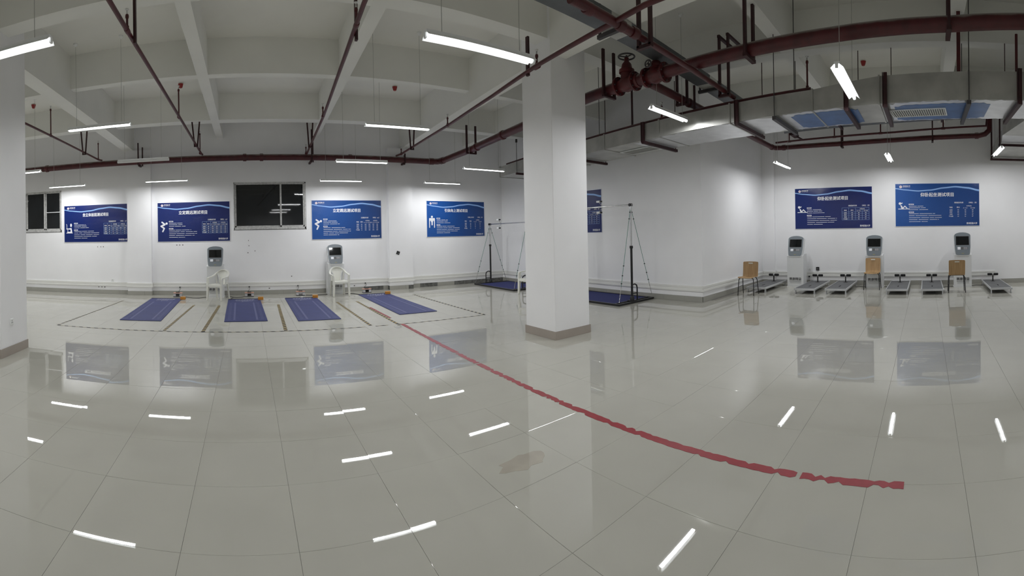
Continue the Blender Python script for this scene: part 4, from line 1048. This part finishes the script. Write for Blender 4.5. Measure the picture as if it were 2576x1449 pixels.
kit(1.75, 11.28, 1.44, 11.93, 1.42, 'orange box on the third jump mat', 'small display unit left of the glaring kiosk', 'socket left of the glaring kiosk')
kit(3.76, 11.28, 3.34, 11.9, 3.43, 'orange box on the rightmost jump mat', 'small display unit right of the glaring kiosk', 'socket right of the glaring kiosk')
def cable(label, pts, r=.006, m='cable_black'):
    tag(MB().tube(bez([(*p, r+.0002) if len(p) == 2 else p for p in pts], 6), r, 6).build('floor_cable', m, None, smooth=True), label, 'cable', 'cables on the floor')
cable('black cable from the leftmost display unit to the left kiosk', [(-1.84, 11.98), (-1.6, 11.80), (-1.4, 11.72), (-1.2, 11.85), (-1.15, 11.80)])
cable('black cable from the left kiosk to the second display unit', [(-.62, 11.85), (-.5, 11.95), (-.38, 11.78), (-.2, 11.80), (-.11, 11.93)])
cable('black cable from the third display unit to the glaring kiosk', [(1.58, 11.9), (1.8, 11.84), (2.0, 11.86), (2.19, 11.9)], .009)
cable('black cable leaving the glaring kiosk towards the rightmost mat', [(2.70, 11.86), (2.85, 11.86), (2.95, 11.75), (3.03, 11.52)], .008)
cable('thin cable beside the second jump mat', [(-.42, 11.72), (-.47, 11.6), (-.44, 11.43)])

# ------------------------------------------------------------------ tape on the floor
def tape(label, p, q, w=.05, gaps=(), name='hazard_tape'):
    p, q = Vector((*p, 0)), Vector((*q, 0)); L = (q-p).length; a = math.atan2(q.y-p.y, q.x-p.x)
    b = MB(); s = 0.
    for g0, g1 in list(gaps) + [(L, L)]:
        if g0 - s > .02: b.box(s, g0, -w/2, w/2, .0008, .0018)
        s = g1
    o = b.build(name, 'hazard_tape' if w > .0551 or 'leftmost' in label else 'hazard_tape_pale', None, loc=(p.x, p.y, 0), rotz=a); tag(o, label, 'tape', 'black and yellow lane tape'); return o
tape('black and yellow tape line closing the lanes at the front', (-3.53, 7.44), (4.45, 7.33), .045, [(5.55, 5.75), (5.98, 6.16)])
tape('hazard tape edge at the far left of the lanes', (-3.53, 7.48), (-3.3, 11.05), .045)
tape('hazard tape strip right of the leftmost jump mat', (-1.49, 7.46), (-1.33, 10.44), .055)
tape('hazard tape strip left of the second jump mat', (-.80, 7.40), (-.71, 10.37), .062)
tape('hazard tape strip between the second and third jump mats', (.63, 7.42), (.71, 10.41), .062)
tape('hazard tape strip right of the third jump mat', (2.15, 7.44), (2.16, 10.42), .058)
tape('hazard tape strip next to the short red tape', (2.64, 7.37), (2.65, 10.38), .058)
tape('hazard tape edge at the right of the lanes', (4.45, 7.33), (4.38, 10.92), .055)
def red_line(label, p, q, w, bites):
    p, q = Vector(p), Vector(q); n = 230; rr = random.Random(3); b = MB(); d = (q-p); nn = Vector((-d.y, d.x)).normalized()
    def edge(i, s):
        j = rr.uniform(0, .006)
        if rr.random() < bites: j = rr.uniform(.008, w*.42)
        return p + d*(i/n) + nn*s*(w/2 - j)
    E_ = [(edge(i, 1), edge(i, -1)) for i in range(n+1)]
    for i in range(n):
        if rr.random() < .012 and bites > .1: continue
        (a, c), (e, g) = E_[i], E_[i+1]
        b.hull([(*c, .0008), (*g, .0008), (*e, .0008), (*a, .0008)], [(*c, .0020), (*g, .0020), (*e, .0020), (*a, .0020)])
    tag(b.build('red_tape', 'red_tape', None, fix=False), label, 'tape', 'red floor tape')
red_line('long worn red tape line running towards the camera', (2.715, 7.34), (2.625, .15), .082, .22)
red_line('short red tape alongside the hazard strip', (2.70, 9.39), (2.71, 7.98), .05, .05)
tag(MB().box(2.50, 2.60, 7.06, 7.18, .0008, .0025).build('card', 'paper', None), 'small grey card lying beside the start of the red line', 'card')

# ------------------------------------------------------------------ sit-up boards
def situp(x, y, rz, label):
    t = thing('sit_up_board', label, 'exercise bench', (x, y, 0), rz, 'low grey sit-up boards'); W = .27; L = .86; z = .13
    MB().box(-W+.012, W-.012, -L+.012, .02, z-.018, z).build('deck', 'grey_mat', t, bevel=.003, seg=1)
    MB().box(-W+.012, W-.012, .024, L-.012, z-.018, z).build('deck', 'grey_mat', t, bevel=.003, seg=1)
    b = MB()
    for s in (-1, 1): b.box(min(s*W, s*(W-.022)), max(s*W, s*(W-.022)), -L, L, z-.045, z+.004); b.box(-W+.022, W-.022, min(s*L, s*(L-.022)), max(s*L, s*(L-.022)), z-.045, z+.004)
    b.build('frame', 'aluminium', t, bevel=.006, seg=1)
    for s in (-1, 1):
        for yy in (-L+.06, L-.10):
            p = [(s*(W-.03), yy-.035, 0), (s*(W-.03), yy-.028, z-.045), (s*(W-.03), yy+.028, z-.045), (s*(W-.03), yy+.035, 0)]
            MB().tube([p[0], p[1]], .011, 8).tube([p[3], p[2]], .011, 8).bar((s*(W-.03), yy-.04, .006), (s*(W-.03), yy+.04, .006), .03, .012).build('leg', 'aluminium', t)
    MB().box(-.014, .014, -.42, -.22, z, z+.003).build('slot', 'black_foam', t)
    MB().box(-.05, .05, L-.42, L-.32, z, z+.006).build('post_plate', 'black_steel', t)
    MB().bar((0, L-.37, z), (0, L-.37, z+.16), .03, .03, up=(0,1,0)).build('foot_post', 'black_steel', t)
    MB().tube([(-.03, L-.37, z+.185), (.03, L-.37, z+.185)], .018, 8).build('axle', 'chrome', t)
    for s in (-1, 1): MB().tube([(s*.02, L-.37, z+.185), (s*.03, L-.37, z+.185), (s*.135, L-.37, z+.185), (s*.145, L-.37, z+.185)], [.024, .032, .032, .026], 12).build('foot_roller', 'black_foam', t, smooth=True)
    c = MB().tube(bez([(.05, -.3, z-.02), (.06, -.2, .04), (-.02, .0, .012), (.10, .2, .02), (.02, .4, z-.02)], 5), .006, 6).build('sensor_cable', 'cable_black', t)
    MB().box(-.09, .09, -.12, .1, z-.075, z-.02).build('sensor_unit', 'black_steel', t)
    return t
for x, y, lab in ((10.96, 4.22, 'sit-up board in the corner behind the leftmost wooden chair'), (11.0, 2.95, 'sit-up board just right of the corner kiosk'), (11.05, 2.18, 'sit-up board just left of the middle kiosk'),
                  (11.08, .70, 'sit-up board just right of the middle kiosk'), (11.06, -.15, 'sit-up board between the two long gaps, left of the rightmost kiosk'), (11.03, -1.80, 'sit-up board farthest from the corner, past the last kiosk')):
    situp(x, y, -PI/2, lab)
cable('black cable from the corner board to the corner kiosk', [(11.55, 4.0), (11.6, 3.92), (11.68, 3.86), (11.72, 3.80)])
cable('black cable between the third board and the middle kiosk', [(11.5, 1.92), (11.6, 1.8), (11.58, 1.7), (11.6, 1.64)])
cable('black cable between the middle kiosk and the fourth board', [(11.6, 1.13), (11.62, 1.05), (11.58, .98)])
cable('black cable between the fifth board and the rightmost kiosk', [(11.3, -.43), (11.5, -.5), (11.5, -.6), (11.55, -.72)])
cable('black cable between the rightmost kiosk and the rightmost board', [(11.6, -1.23), (11.7, -1.35), (11.72, -1.45), (11.65, -1.52)])

# ------------------------------------------------------------------ sockets and small wall fittings
def plate(name, loc, rotz, label, m='white_plastic', w=.043, h=.043, d=.012, holes=True):
    s = thing(name, label, 'socket', loc, rotz); MB().box(-w, w, -d, 0, -h, h).build('plate', m, s, bevel=.003, seg=1)
    if holes:
        for x, z in ((-.014, -.012), (.014, -.012), (0, .014)): MB().box(x-.004, x+.004, -d-.0012, -d, z-.008, z+.008).build('hole', 'black_steel', s)
    return s
plate('wall_socket', (-4.03, YB, .42), 0, 'blank socket above the trunking at far left')
plate('wall_socket', (CX, 3.33, .42), -PI/2, 'socket beside the corner kiosk')
s = plate('wall_socket', (CX, 3.34, .22), -PI/2, 'low socket with black plug beside the corner kiosk', holes=False)
MB().tube([(0, -.012, 0), (0, -.05, 0)], .022, 8).build('plug', 'black_rubber', s)
MB().tube(bez([(0, -.045, 0), (.0, -.06, -.06), (.01, -.05, -.15), (.02, -.09, -.212)], 4), .005, 6).build('plug_cable', 'cable_black', s)
s = thing('wall_box', 'small black box on the wall above the trunking right of the corner kiosk', 'box', (CX, 3.09, .445), -PI/2)
MB().box(-.045, .045, -.03, 0, -.05, .05).build('case', 'black_rubber', s, bevel=.004, seg=1); MB().box(-.02, .02, -.032, -.0302, -.02, .02).build('cover', 'keypad', s)
s = thing('wall_plate', 'black square plate hanging crooked on the pilaster', 'plate', (4.42, P2[2], 1.1), 0)
o = MB().box(-.05, .05, -.012, 0, -.05, .05).build('plate', 'black_rubber', s, bevel=.003, seg=1); o.rotation_euler = (0, .35, 0)
MB().box(-.02, .02, -.014, -.0122, -.03, .0).build('label_patch', 'keypad', s)
plate('wall_socket', (LCOL[1], 5.23, .46), PI/2, 'white socket low on the left column')
